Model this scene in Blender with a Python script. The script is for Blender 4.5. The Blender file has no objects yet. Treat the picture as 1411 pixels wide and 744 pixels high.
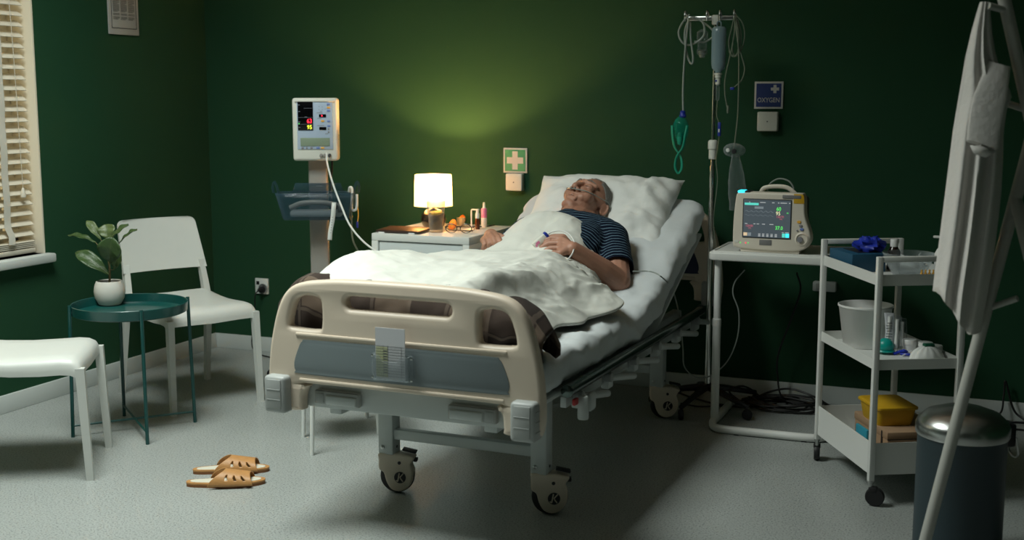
import bpy, bmesh, math, random
from mathutils import Vector as V, Matrix as M, noise

R = math.radians
random.seed(7)
sc = bpy.context.scene
col = sc.collection

# ------------------------------------------------------------------ camera
F_PX, CXP, CYP = 1680.0, 705.5, 372.0
PITCH = math.atan(239 / 1680)
AZ = math.atan((1399 - CXP) / math.hypot(1680, 239))
CAM = V((4.004, -5.486, 1.365))
cd = bpy.data.cameras.new('camera')
cam = bpy.data.objects.new('camera', cd)
col.objects.link(cam)
cam.location = CAM
cam.rotation_euler = (math.pi / 2 - PITCH, 0, AZ)
cd.sensor_fit = 'HORIZONTAL'
cd.sensor_width = 36
cd.lens = 36 * F_PX / 1411
cd.clip_start = .05
cd.dof.use_dof = True
cd.dof.focus_distance = 4.6
cd.dof.aperture_fstop = 3.2
sc.camera = cam

# ------------------------------------------------------------------ world, key light, exposure
w = bpy.data.worlds.new('world')
sc.world = w
w.use_nodes = True
w.node_tree.nodes['Background'].inputs[0].default_value = (1.0, .86, .55, 1)
w.node_tree.nodes['Background'].inputs[1].default_value = 1.1
KEY_POS, KEY_SIZE, KEY_POWER, KEY_SPREAD = (1.30, -2.70, 3.135), (1.2, 1.2), 74, 136
ld = bpy.data.lights.new('ceiling_panel_light', 'AREA')
ld.shape = 'RECTANGLE'
ld.size, ld.size_y = KEY_SIZE
ld.energy = KEY_POWER
ld.spread = R(KEY_SPREAD)
ld.color = (.93, 1.0, .94)
lo = bpy.data.objects.new('ceiling_panel_light', ld)
lo.location = KEY_POS
col.objects.link(lo)
vs = sc.view_settings
vs.view_transform = 'Standard'
vs.look = 'None'
vs.gamma = 1
vs.use_curve_mapping = False
vs.exposure = 0.0


# ------------------------------------------------------------------ pixel helpers (directions only)
_fw = V((-math.sin(AZ) * math.cos(PITCH), math.cos(AZ) * math.cos(PITCH), -math.sin(PITCH)))
_rt = V((math.cos(AZ), math.sin(AZ), 0))
_up = _rt.cross(_fw)


def ray(x, y):
    return _fw * F_PX + _rt * (x - CXP) - _up * (y - CYP)


def onz(x, y, z=0.0):
    d = ray(x, y)
    return CAM + d * ((z - CAM.z) / d.z)


def ony(x, y, Y=0.0):
    d = ray(x, y)
    return CAM + d * ((Y - CAM.y) / d.y)


# ------------------------------------------------------------------ materials
MATS = {}


def mat(name, c, rough=.5, metal=0.0, noise_amt=0.0, noise_scale=20, bump=0.0, bump_scale=60, emit=None, estr=0.0,
        alpha=None, trans=0.0, sss=0.0, coat=0.0, spec=None, ior=None):
    m = bpy.data.materials.new(name)
    m.use_nodes = True
    nt = m.node_tree
    b = nt.nodes['Principled BSDF']
    b.inputs['Base Color'].default_value = (*c, 1)
    b.inputs['Roughness'].default_value = rough
    b.inputs['Metallic'].default_value = metal
    if trans:
        b.inputs['Transmission Weight'].default_value = trans
    if ior:
        b.inputs['IOR'].default_value = ior
    if sss:
        b.inputs['Subsurface Weight'].default_value = sss
        b.inputs['Subsurface Radius'].default_value = (.012, .005, .003)
    if coat:
        b.inputs['Coat Weight'].default_value = coat
    if spec is not None:
        b.inputs['Specular IOR Level'].default_value = spec
    if alpha is not None:
        b.inputs['Alpha'].default_value = alpha
    if emit:
        b.inputs['Emission Color'].default_value = (*emit, 1)
        b.inputs['Emission Strength'].default_value = estr
    tc = nt.nodes.new('ShaderNodeTexCoord')
    if noise_amt:
        n = nt.nodes.new('ShaderNodeTexNoise')
        n.inputs['Scale'].default_value = noise_scale
        n.inputs['Detail'].default_value = 5
        nt.links.new(tc.outputs['Object'], n.inputs['Vector'])
        mx = nt.nodes.new('ShaderNodeMix')
        mx.data_type = 'RGBA'
        mx.inputs[6].default_value = (*[x * (1 - noise_amt) for x in c], 1)
        mx.inputs[7].default_value = (*[min(1, x * (1 + noise_amt)) for x in c], 1)
        nt.links.new(n.outputs['Fac'], mx.inputs[0])
        nt.links.new(mx.outputs[2], b.inputs['Base Color'])
    if bump:
        n2 = nt.nodes.new('ShaderNodeTexNoise')
        n2.inputs['Scale'].default_value = bump_scale
        n2.inputs['Detail'].default_value = 4
        nt.links.new(tc.outputs['Object'], n2.inputs['Vector'])
        bp = nt.nodes.new('ShaderNodeBump')
        bp.inputs['Strength'].default_value = bump
        bp.inputs['Distance'].default_value = .01
        nt.links.new(n2.outputs['Fac'], bp.inputs['Height'])
        nt.links.new(bp.outputs['Normal'], b.inputs['Normal'])
    MATS[name] = m
    return m


def clear_mat(name, tint, fac, rough=.08):
    """thin clear plastic: mostly transparent, with a glossy skin"""
    m = bpy.data.materials.new(name)
    m.use_nodes = True
    nt = m.node_tree
    b = nt.nodes['Principled BSDF']
    b.inputs['Base Color'].default_value = (*tint, 1)
    b.inputs['Roughness'].default_value = rough
    t = nt.nodes.new('ShaderNodeBsdfTransparent')
    t.inputs[0].default_value = (*[.75 + .25 * x for x in tint], 1)
    mx = nt.nodes.new('ShaderNodeMixShader')
    lw = nt.nodes.new('ShaderNodeLayerWeight')
    lw.inputs[0].default_value = .35
    mr = nt.nodes.new('ShaderNodeMapRange')
    mr.inputs['To Min'].default_value = fac
    mr.inputs['To Max'].default_value = min(1, fac + .55)
    nt.links.new(lw.outputs['Facing'], mr.inputs['Value'])
    nt.links.new(mr.outputs[0], mx.inputs[0])
    nt.links.new(t.outputs[0], mx.inputs[1])
    nt.links.new(b.outputs[0], mx.inputs[2])
    nt.links.new(mx.outputs[0], nt.nodes['Material Output'].inputs[0])
    MATS[name] = m
    return m


mat('wall_green', (.0155, .061, .029), .8, spec=.15, noise_amt=.06, noise_scale=3, bump=.05, bump_scale=220)
mat('ceiling_white', (.55, .55, .52), .9)
mat('trim_white', (.62, .66, .64), .45)
mat('white_paint', (.72, .75, .72), .38, noise_amt=.02)
mat('chair_white', (.60, .62, .585), .42, noise_amt=.02)
mat('cart_white', (.76, .77, .74), .4)
mat('table_green', (.004, .062, .056), .32, coat=.2)
mat('pot_white', (.62, .61, .56), .45, noise_amt=.04)
mat('soil', (.02, .014, .01), .95, bump=1, bump_scale=90)
mat('leaf', (.034, .072, .018), .42, noise_amt=.35, noise_scale=18, bump=.3, bump_scale=50)
mat('leaf_pale', (.085, .125, .040), .45, noise_amt=.3, noise_scale=18, bump=.3, bump_scale=50)
mat('stem', (.12, .10, .04), .7)
mat('leather', (.50, .25, .085), .48, noise_amt=.18, noise_scale=40, bump=.1, bump_scale=120)
mat('leather_edge', (.22, .085, .025), .6)
mat('insole', (.62, .60, .50), .7)
mat('bed_beige', (.70, .60, .485), .42, noise_amt=.02)
mat('panel_slate', (.165, .20, .21), .45)
mat('bumper_grey', (.38, .40, .39), .45)
mat('frame_white', (.55, .59, .58), .38)
mat('chrome_dark', (.10, .13, .12), .18, metal=.85)
mat('chrome', (.75, .75, .72), .18, metal=1)
mat('steel', (.55, .56, .55), .28, metal=1)
mat('rubber', (.012, .012, .013), .55)
mat('plastic_black', (.012, .012, .014), .4)
mat('red_plastic', (.5, .02, .02), .4)
mat('sheet', (.62, .66, .67), .85, bump=.12, bump_scale=35)
mat('duvet', (.70, .71, .65), .9, bump=.12, bump_scale=40)
mat('pillowcase', (.77, .79, .76), .9, bump=.15, bump_scale=45)
mat('skin', (.42, .215, .145), .5, noise_amt=.16, noise_scale=22, bump=.12, bump_scale=160, sss=.12)
mat('hair_grey', (.23, .22, .20), .75, noise_amt=.5, noise_scale=140, bump=.8, bump_scale=260)
mat('stand_grey', (.30, .29, .265), .5)
mat('device_white', (.72, .73, .66), .42)
mat('device_beige', (.76, .70, .60), .45)
mat('device_dark', (.05, .055, .06), .5)
mat('face_blue', (.42, .52, .66), .5)
mat('lcd', (.23, .30, .22), .35)
mat('btn_blue', (.16, .24, .55), .5)
mat('btn_orange', (.85, .45, .06), .5)
mat('btn_grey', (.25, .25, .27), .5)
mat('print_dark', (.04, .045, .05), .7)
mat('print_grey', (.10, .11, .11), .8)
mat('label_grey', (.20, .20, .20), .5)
mat('screen_black', (.003, .003, .004), .15)
mat('screen_on', (.03, .035, .04), .2, emit=(.16, .21, .24), estr=.33)
for nm, c, s in [('em_red', (1, .02, .05), 2.0), ('em_yellow', (.85, .9, .05), 1.6), ('em_green', (.12, .9, .15), 1.1),
                 ('em_cyan', (.04, .72, .9), 1.5), ('em_white', (.7, .75, .75), .55), ('em_pink', (.75, .18, .25), .6),
                 ('em_teal', (.12, .75, .62), .9), ('em_grey', (.35, .42, .45), .5), ('em_paleyellow', (.8, .8, .45), 1.0),
                 ('em_cream', (.85, .65, .4), .8), ('em_dim', (.3, .36, .4), .3)]:
    mat(nm, (.02, .02, .02), .4, emit=c, estr=s)
mat('yellow_plastic', (.62, .36, .012), .45)
mat('cardboard', (.36, .23, .135), .85, noise_amt=.08, noise_scale=30)
mat('tape_dark', (.03, .022, .016), .6)
mat('sign_green', (.0, .22, .115), .5)
mat('sign_blue', (.012, .04, .19), .5)
mat('sign_white', (.62, .62, .60), .55)
mat('coat_white', (.74, .71, .68), .92, bump=.2, bump_scale=60)
mat('rack_grey', (.52, .52, .48), .4)
mat('bin_body', (.028, .05, .06), .45)
mat('cable_black', (.008, .008, .008), .5)
mat('cable_white', (.72, .74, .72), .45)
mat('tube_clear', (.30, .34, .31), .3)
mat('tube_dim', (.17, .20, .15), .3)
mat('glove_blue', (.012, .035, .42), .5)
mat('box_blue', (.012, .08, .15), .55)
mat('blue_part', (.01, .03, .3), .4)
mat('teal_plastic', (.0, .33, .28), .35)
mat('elastic_green', (.0, .26, .16), .6)
mat('amber', (.10, .025, .006), .2)
mat('amber_dark', (.02, .008, .004), .2)
mat('orange_fruit', (.85, .22, .02), .5, noise_amt=.25, noise_scale=60)
mat('orange_peel', (.75, .30, .02), .5)
mat('lemon', (.80, .68, .06), .45)
mat('pink_label', (.72, .22, .40), .5)
mat('bottle_white', (.84, .84, .82), .4)
mat('tablet_brown', (.040, .020, .014), .45)
mat('lamp_base', (.010, .009, .009), .25, coat=.3)
mat('spectacle', (.02, .025, .035), .25)
mat('blind_slat', (.64, .60, .50), .5)
mat('blind_tape', (.62, .60, .52), .85)
mat('window_white', (.74, .68, .55), .6)
mat('paper', (.42, .43, .41), .75)
mat('sheet_paper', (.62, .63, .66), .7)
mat('highlighter', (.50, .53, .33), .7)
mat('mask_white', (.75, .76, .74), .85)
mat('drawer_white', (.60, .66, .66), .45)
mat('ceiling_lamp_glow', (.8, .8, .8), .5, emit=(.86, 1, .94), estr=1.0)
clear_mat('clear_plastic', (.62, .68, .70), .05)
clear_mat('clear_blue', (.10, .20, .27), .07)
clear_mat('clear_green', (.0, .34, .22), .25)
clear_mat('saline', (.24, .34, .38), .80, rough=.2)
clear_mat('cup_clear', (.60, .55, .38), .45)
clear_mat('lens_clear', (.6, .6, .55), .03)
mat('glass', (.97, .99, .96), .0, trans=1.0, ior=1.38)
clear_mat('window_glass', (.95, .9, .75), .05, rough=.02)


def wet(name):
    return MATS[name]


def make_floor_mat():
    m = bpy.data.materials.new('vinyl_floor')
    m.use_nodes = True
    nt = m.node_tree
    b = nt.nodes['Principled BSDF']
    tc = nt.nodes.new('ShaderNodeTexCoord')
    n = nt.nodes.new('ShaderNodeTexNoise')
    n.inputs['Scale'].default_value = 160
    n.inputs['Detail'].default_value = 3
    n.inputs['Roughness'].default_value = .7
    r = nt.nodes.new('ShaderNodeValToRGB')
    e = r.color_ramp.elements
    e[0].position, e[0].color = .36, (.11, .12, .118, 1)
    e[1].position, e[1].color = .46, (.355, .38, .365, 1)
    x = r.color_ramp.elements.new(.70)
    x.color = (.43, .455, .44, 1)
    n2 = nt.nodes.new('ShaderNodeTexNoise')
    n2.inputs['Scale'].default_value = 1.7
    n2.inputs['Detail'].default_value = 4
    mr = nt.nodes.new('ShaderNodeMapRange')
    mr.inputs['To Min'].default_value = .86
    mr.inputs['To Max'].default_value = 1.1
    hs = nt.nodes.new('ShaderNodeHueSaturation')
    nt.links.new(tc.outputs['Object'], n.inputs['Vector'])
    nt.links.new(tc.outputs['Object'], n2.inputs['Vector'])
    nt.links.new(n.outputs['Fac'], r.inputs[0])
    nt.links.new(n2.outputs['Fac'], mr.inputs['Value'])
    nt.links.new(mr.outputs[0], hs.inputs['Value'])
    nt.links.new(r.outputs[0], hs.inputs['Color'])
    nt.links.new(hs.outputs[0], b.inputs['Base Color'])
    b.inputs['Roughness'].default_value = .33
    b.inputs['Specular IOR Level'].default_value = .42
    MATS['floor'] = m


make_floor_mat()


def make_shade_mat():
    m = bpy.data.materials.new('lamp_shade_fabric')
    m.use_nodes = True
    nt = m.node_tree
    nt.nodes.remove(nt.nodes['Principled BSDF'])
    d = nt.nodes.new('ShaderNodeBsdfDiffuse')
    d.inputs[0].default_value = (.80, .74, .60, 1)
    t = nt.nodes.new('ShaderNodeBsdfTranslucent')
    t.inputs[0].default_value = (.95, .86, .66, 1)
    mx = nt.nodes.new('ShaderNodeMixShader')
    mx.inputs[0].default_value = .30
    nt.links.new(d.outputs[0], mx.inputs[1])
    nt.links.new(t.outputs[0], mx.inputs[2])
    nt.links.new(mx.outputs[0], nt.nodes['Material Output'].inputs[0])
    MATS['shade'] = m


make_shade_mat()


def make_stripe_mat():
    m = bpy.data.materials.new('striped_jersey')
    m.use_nodes = True
    nt = m.node_tree
    b = nt.nodes['Principled BSDF']
    b.inputs['Roughness'].default_value = .85
    b.inputs['Specular IOR Level'].default_value = .1
    a = nt.nodes.new('ShaderNodeAttribute')
    a.attribute_name = 'stripe'
    mu = nt.nodes.new('ShaderNodeMath')
    mu.operation = 'MULTIPLY'
    mu.inputs[1].default_value = 1 / .0165
    fr = nt.nodes.new('ShaderNodeMath')
    fr.operation = 'FRACT'
    r = nt.nodes.new('ShaderNodeValToRGB')
    r.color_ramp.interpolation = 'CONSTANT'
    e = r.color_ramp.elements
    e[0].position, e[0].color = 0, (.004, .008, .019, 1)
    e[1].position, e[1].color = .77, (.11, .18, .24, 1)
    nt.links.new(a.outputs['Fac'], mu.inputs[0])
    nt.links.new(mu.outputs[0], fr.inputs[0])
    nt.links.new(fr.outputs[0], r.inputs[0])
    nt.links.new(r.outputs[0], b.inputs['Base Color'])
    MATS['stripes'] = m


make_stripe_mat()


def make_plaid_mat():
    m = bpy.data.materials.new('plaid_wool')
    m.use_nodes = True
    nt = m.node_tree
    b = nt.nodes['Principled BSDF']
    b.inputs['Roughness'].default_value = .95
    uv = nt.nodes.new('ShaderNodeUVMap')
    sp = nt.nodes.new('ShaderNodeSeparateXYZ')
    nt.links.new(uv.outputs[0], sp.inputs[0])

    def band(sock, per, thr):
        k = nt.nodes.new('ShaderNodeMath')
        k.operation = 'MULTIPLY'
        k.inputs[1].default_value = 1 / per
        f = nt.nodes.new('ShaderNodeMath')
        f.operation = 'FRACT'
        g = nt.nodes.new('ShaderNodeMath')
        g.operation = 'GREATER_THAN'
        g.inputs[1].default_value = thr
        nt.links.new(sock, k.inputs[0])
        nt.links.new(k.outputs[0], f.inputs[0])
        nt.links.new(f.outputs[0], g.inputs[0])
        return g.outputs[0]
    s1, s2 = band(sp.outputs[0], .26, .52), band(sp.outputs[1], .26, .52)
    t1, t2 = band(sp.outputs[0], .13, .92), band(sp.outputs[1], .13, .92)
    ad = nt.nodes.new('ShaderNodeMath')
    ad.operation = 'ADD'
    nt.links.new(s1, ad.inputs[0])
    nt.links.new(s2, ad.inputs[1])
    ml = nt.nodes.new('ShaderNodeMath')
    ml.operation = 'MULTIPLY'
    ml.inputs[1].default_value = .4
    nt.links.new(ad.outputs[0], ml.inputs[0])
    r = nt.nodes.new('ShaderNodeValToRGB')
    e = r.color_ramp.elements
    e[0].position, e[0].color = 0, (.022, .014, .010, 1)
    e[1].position, e[1].color = .8, (.12, .085, .06, 1)
    x = e.new(.4)
    x.color = (.040, .025, .018, 1)
    nt.links.new(ml.outputs[0], r.inputs[0])
    mx_ = nt.nodes.new('ShaderNodeMath')
    mx_.operation = 'MAXIMUM'
    nt.links.new(t1, mx_.inputs[0])
    nt.links.new(t2, mx_.inputs[1])
    mq = nt.nodes.new('ShaderNodeMath')
    mq.operation = 'MULTIPLY'
    mq.inputs[1].default_value = .55
    nt.links.new(mx_.outputs[0], mq.inputs[0])
    mx = nt.nodes.new('ShaderNodeMix')
    mx.data_type = 'RGBA'
    mx.inputs[7].default_value = (.14, .105, .08, 1)
    nt.links.new(mq.outputs[0], mx.inputs[0])
    nt.links.new(r.outputs[0], mx.inputs[6])
    nt.links.new(mx.outputs[2], b.inputs['Base Color'])
    MATS['plaid'] = m


make_plaid_mat()


# ------------------------------------------------------------------ mesh helpers
def frames(pts, closed=False):
    n = len(pts)
    T = []
    for i in range(n):
        a = pts[(i - 1) % n] if (closed or i > 0) else pts[0]
        b = pts[(i + 1) % n] if (closed or i < n - 1) else pts[-1]
        t = (b - a)
        T.append(t.normalized() if t.length > 1e-9 else V((0, 0, 1)))
    up = V((0, 0, 1)) if abs(T[0].z) < .9 else V((1, 0, 0))
    N = (up - T[0] * up.dot(T[0])).normalized()
    out = []
    for i in range(n):
        N = (N - T[i] * N.dot(T[i]))
        N = N.normalized() if N.length > 1e-6 else T[i].orthogonal().normalized()
        out.append((T[i], N, T[i].cross(N)))
    return out


def crom(pts, n=6, closed=False):
    pts = [V(p) for p in pts]
    m = len(pts)
    out = []
    rng = range(m if closed else m - 1)
    for i in rng:
        if closed:
            p0, p1, p2, p3 = pts[(i - 1) % m], pts[i], pts[(i + 1) % m], pts[(i + 2) % m]
        else:
            p1, p2 = pts[i], pts[i + 1]
            p0 = pts[i - 1] if i > 0 else p1 * 2 - p2
            p3 = pts[i + 2] if i + 2 < m else p2 * 2 - p1
        for k in range(n):
            t = k / n
            out.append(.5 * ((2 * p1) + (p2 - p0) * t + (2 * p0 - 5 * p1 + 4 * p2 - p3) * t * t + (3 * p1 - p0 - 3 * p2 + p3) * t ** 3))
    if not closed:
        out.append(pts[-1].copy())
    return out


class MB:
    def __init__(s):
        s.v, s.f = [], []

    def add(s, vs, fs, mtx=None):
        o = len(s.v)
        s.v += [(mtx @ V(p)) if mtx else V(p) for p in vs]
        s.f += [tuple(i + o for i in f) for f in fs]
        return s

    def bm(s, b, mtx=None):
        b.verts.index_update()
        s.add([v.co.copy() for v in b.verts], [[v.index for v in f.verts] for f in b.faces], mtx)
        b.free()
        return s

    def box(s, c, sz, bev=0.0, seg=2, rot=None):
        b = bmesh.new()
        bmesh.ops.create_cube(b, size=1)
        for v in b.verts:
            v.co = V((v.co.x * sz[0], v.co.y * sz[1], v.co.z * sz[2]))
        if bev:
            bmesh.ops.bevel(b, geom=list(b.edges) + list(b.verts), offset=bev, segments=seg, profile=.5, affect='EDGES')
        m = M.Translation(V(c))
        if rot is not None:
            m = m @ rot
        return s.bm(b, m)

    def tube(s, pts, r, seg=8, closed=False, cap=True, sq=None):
        pts = [V(p) for p in pts]
        rs = r if isinstance(r, (list, tuple)) else [r] * len(pts)
        fr = frames(pts, closed)
        vs, fs = [], []
        n = len(pts)
        for i, (p, (t, a, b)) in enumerate(zip(pts, fr)):
            for k in range(seg):
                an = 2 * math.pi * (k + .5) / seg
                vs.append(p + (a * math.cos(an) + b * math.sin(an) * (sq or 1)) * rs[i])
        for i in range(n if closed else n - 1):
            j = (i + 1) % n
            for k in range(seg):
                l = (k + 1) % seg
                fs.append((i * seg + k, i * seg + l, j * seg + l, j * seg + k))
        if cap and not closed:
            fs.append(tuple(range(seg - 1, -1, -1)))
            fs.append(tuple((n - 1) * seg + k for k in range(seg)))
        return s.add(vs, fs)

    def lathe(s, prof, seg=24, c=(0, 0, 0), mtx=None, wob=None):
        vs, fs = [], []
        for r, z in prof:
            for k in range(seg):
                a = 2 * math.pi * k / seg
                rr = r * (wob(a, z) if wob else 1)
                vs.append(V((rr * math.cos(a), rr * math.sin(a), z)))
        n = len(prof)
        for i in range(n - 1):
            for k in range(seg):
                l = (k + 1) % seg
                fs.append((i * seg + k, i * seg + l, (i + 1) * seg + l, (i + 1) * seg + k))
        if prof[0][0] > 1e-6:
            fs.append(tuple(range(seg - 1, -1, -1)))
        if prof[-1][0] > 1e-6:
            fs.append(tuple((n - 1) * seg + k for k in range(seg)))
        m = M.Translation(V(c))
        if mtx is not None:
            m = m @ mtx
        return s.add(vs, fs, m)

    def ell(s, c, r, rot=None, seg=16, rings=10):
        prof = [(math.sin(math.pi * i / rings), -math.cos(math.pi * i / rings)) for i in range(rings + 1)]
        prof[0] = (1e-7, -1)
        prof[-1] = (1e-7, 1)
        m = (rot if rot is not None else M.Identity(4)) @ M.Diagonal((r[0], r[1], r[2], 1))
        return s.lathe(prof, seg, c, m)

    def capsule(s, a, b, ra, rb, seg=14, rings=5):
        a, b = V(a), V(b)
        d = b - a
        L = max(d.length, 1e-6)
        q = d.to_track_quat('Z', 'Y').to_matrix().to_4x4()
        prof = [(max(1e-6, ra * math.cos(t)), ra * math.sin(t)) for t in [-math.pi / 2 + i * math.pi / 2 / rings for i in range(rings + 1)]]
        prof += [(max(1e-6, rb * math.cos(t)), L + rb * math.sin(t)) for t in [i * math.pi / 2 / rings for i in range(rings + 1)]]
        return s.lathe(prof, seg, a, q)

    def grid(s, P, closed_u=False):
        rows, cols = len(P), len(P[0])
        vs = [p for row in P for p in row]
        fs = []
        for i in range(rows - 1):
            for j in range(cols if closed_u else cols - 1):
                k = (j + 1) % cols
                fs.append((i * cols + j, i * cols + k, (i + 1) * cols + k, (i + 1) * cols + j))
        return s.add(vs, fs)

    def prism(s, poly, h, mtx=None):
        n = len(poly)
        vs = [V((x, y, 0)) for x, y in poly] + [V((x, y, h)) for x, y in poly]
        fs = [tuple(range(n - 1, -1, -1)), tuple(range(n, 2 * n))] + [(i, (i + 1) % n, n + (i + 1) % n, n + i) for i in range(n)]
        return s.add(vs, fs, mtx)

    def build(s, name, m, parent=None, ang=40, fix=True, loc=None, uv=None):
        me = bpy.data.meshes.new(name)
        me.from_pydata([tuple(p) for p in s.v], [], s.f)
        if fix:
            b = bmesh.new()
            b.from_mesh(me)
            bmesh.ops.recalc_face_normals(b, faces=b.faces)
            b.to_mesh(me)
            b.free()
        return finish(name, me, m, parent, ang, loc)


def finish(name, me, m, parent=None, ang=40, loc=None):
    me.materials.append(MATS[m] if isinstance(m, str) else m)
    if ang is not None:
        me.polygons.foreach_set('use_smooth', [True] * len(me.polygons))
        if ang < 180:
            me.set_sharp_from_angle(angle=R(ang))
    o = bpy.data.objects.new(name, me)
    col.objects.link(o)
    if parent:
        o.parent = parent
    if loc is not None:
        o.location = loc
    return o


def tag(o, label=None, cat=None, group=None, kind=None):
    if label:
        o['label'] = label
    if cat:
        o['category'] = cat
    if group:
        o['group'] = group
    if kind:
        o['kind'] = kind
    return o


def thing(name, label, cat, loc=(0, 0, 0), rz=0.0, group=None):
    o = bpy.data.objects.new(name, None)
    o.empty_display_size = .05
    col.objects.link(o)
    o.location = loc
    o.rotation_euler = (0, 0, rz)
    return tag(o, label, cat, group)


def struct(o):
    o['kind'] = 'structure'
    return o


def copy_tree(o, parent=None):
    c = o.copy()
    col.objects.link(c)
    c.parent = parent
    for ch in list(o.children):
        copy_tree(ch, c)
    return c


def eval_mesh(o):
    dg = bpy.context.evaluated_depsgraph_get()
    me = bpy.data.meshes.new_from_object(o.evaluated_get(dg))
    return me


def plate(outlines, thick, bev, mapf, res=2):
    """filled 2D outline with holes, rounded rim; mapf maps (x,y,z) to a point. Returns MB"""
    cu = bpy.data.curves.new('t', 'CURVE')
    cu.dimensions = '2D'
    cu.fill_mode = 'BOTH'
    cu.extrude = max(0, thick / 2 - bev)
    cu.bevel_depth = bev
    cu.bevel_resolution = res
    cu.offset = -bev
    for pts in outlines:
        sp = cu.splines.new('POLY')
        sp.points.add(len(pts) - 1)
        for p, q in zip(sp.points, pts):
            p.co = (q[0], q[1], 0, 1)
        sp.use_cyclic_u = True
    o = bpy.data.objects.new('t', cu)
    col.objects.link(o)
    bpy.context.view_layer.update()
    me = eval_mesh(o)
    mb = MB()
    b = bmesh.new()
    b.from_mesh(me)
    bmesh.ops.remove_doubles(b, verts=b.verts, dist=1e-5)
    for v in b.verts:
        v.co = V(mapf(*v.co))
    mb.bm(b)
    bpy.data.objects.remove(o)
    bpy.data.curves.remove(cu)
    bpy.data.meshes.remove(me)
    return mb


def text_mb(txt, size, mapf, bold=0.0, sx=1.0):
    cu = bpy.data.curves.new('t', 'FONT')
    cu.body = txt
    cu.size = size
    cu.align_x = 'CENTER'
    cu.align_y = 'CENTER'
    cu.resolution_u = 3
    cu.offset = bold
    o = bpy.data.objects.new('t', cu)
    col.objects.link(o)
    bpy.context.view_layer.update()
    me = eval_mesh(o)
    mb = MB()
    mb.add([mapf(v.co.x * sx, v.co.y, 0) for v in me.vertices], [tuple(p.vertices) for p in me.polygons])
    bpy.data.objects.remove(o)
    bpy.data.curves.remove(cu)
    bpy.data.meshes.remove(me)
    return mb


def rrect(x0, y0, x1, y1, r, n=5):
    out = []
    for cx, cy, a0 in [(x1 - r, y0 + r, -90), (x1 - r, y1 - r, 0), (x0 + r, y1 - r, 90), (x0 + r, y0 + r, 180)]:
        for k in range(n + 1):
            a = R(a0 + 90 * k / n)
            out.append((cx + r * math.cos(a), cy + r * math.sin(a)))
    return out


def fbm(p, oct_=3):
    return noise.fractal(p, 1.0, 2.0, oct_)


def remesh(mb, voxel, smooth_it=4, fac=.5):
    me = bpy.data.meshes.new('t')
    me.from_pydata([tuple(p) for p in mb.v], [], mb.f)
    o = bpy.data.objects.new('t', me)
    col.objects.link(o)
    md = o.modifiers.new('r', 'REMESH')
    md.mode = 'VOXEL'
    md.voxel_size = voxel
    ms = o.modifiers.new('s', 'SMOOTH')
    ms.iterations = smooth_it
    ms.factor = fac
    bpy.context.view_layer.update()
    out = eval_mesh(o)
    bpy.data.objects.remove(o)
    bpy.data.meshes.remove(me)
    return out

# ================================================================== THE SETTING
RX, RY, RZ = 5.4, -7.0, 3.2          # room: x 0..RX, y RY..0, z 0..RZ
struct(MB().box((RX / 2, RY / 2, -.05), (RX + .4, -RY + .4, .1)).build('floor', 'floor', ang=None))
struct(MB().box((RX / 2, RY / 2, RZ + .05), (RX + .4, -RY + .4, .1)).build('ceiling', 'ceiling_white', ang=None))
struct(MB().box((RX / 2, .1, RZ / 2), (RX + .4, .2, RZ)).build('wall_back', 'wall_green', ang=None))
struct(MB().box((RX + .1, RY / 2, RZ / 2), (.2, -RY, RZ)).build('wall_right', 'wall_green', ang=None))
struct(MB().box((RX / 2, RY - .1, RZ / 2), (RX + .4, .2, RZ)).build('wall_front', 'wall_green', ang=None))
WY0, WY1, WZ0, WZ1 = -2.60, -1.243, .668, 2.25      # window opening in the left wall
wl = MB()
wl.box((-.1, (WY1 + 0) / 2, RZ / 2), (.2, 0 - WY1, RZ))
wl.box((-.1, (RY + WY0) / 2, RZ / 2), (.2, WY0 - RY, RZ))
wl.box((-.1, (WY0 + WY1) / 2, WZ0 / 2), (.2, WY1 - WY0, WZ0))
wl.box((-.1, (WY0 + WY1) / 2, (WZ1 + RZ) / 2), (.2, WY1 - WY0, RZ - WZ1))
struct(wl.build('wall_left', 'wall_green', ang=None))
bb = MB().box((.006, RY / 2, .04), (.012, -RY, .08), .003)
struct(bb.build('baseboard_left', 'trim_white'))
struct(MB().box((RX / 2 + .006, -.006, .04), (RX - .012, .012, .08), .003).build('baseboard_back', 'trim_white'))
# window: cream reveal lining, frame, panes, sill
win = thing('window_1', None, None, (0, (WY0 + WY1) / 2, WZ0))
struct(win)
win['label'] = 'window with cream reveal and white sill behind the blind'
ww, wh = WY1 - WY0, WZ1 - WZ0
rv = MB()
for s in (-1, 1):
    rv.box((-.085, s * (ww / 2 - .004), wh / 2), (.174, .008, wh))
rv.box((-.085, 0, wh - .004), (.174, ww, .008))
rv.build('window_lining', 'window_white', win, None)
fr = MB()
for s in (-1, 1):
    fr.box((-.165, s * (ww / 2 - .035), wh / 2), (.05, .055, wh), .006)
fr.box((-.165, 0, .035), (.05, ww, .07), .006)
fr.box((-.165, 0, wh - .035), (.05, ww, .07), .006)
fr.box((-.165, 0, wh / 2), (.05, .06, wh), .006)
fr.build('window_frame', 'window_white', win)
for s in (-1, 1):
    MB().box((-.168, s * ww / 4, wh / 2), (.006, ww / 2 - .08, wh - .12)).build('pane', 'window_glass', win, None)
MB().box((-.0675, .012, -.020), (.225, ww + .024, .040), .008).build('window_sill', 'trim_white', win)

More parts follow.
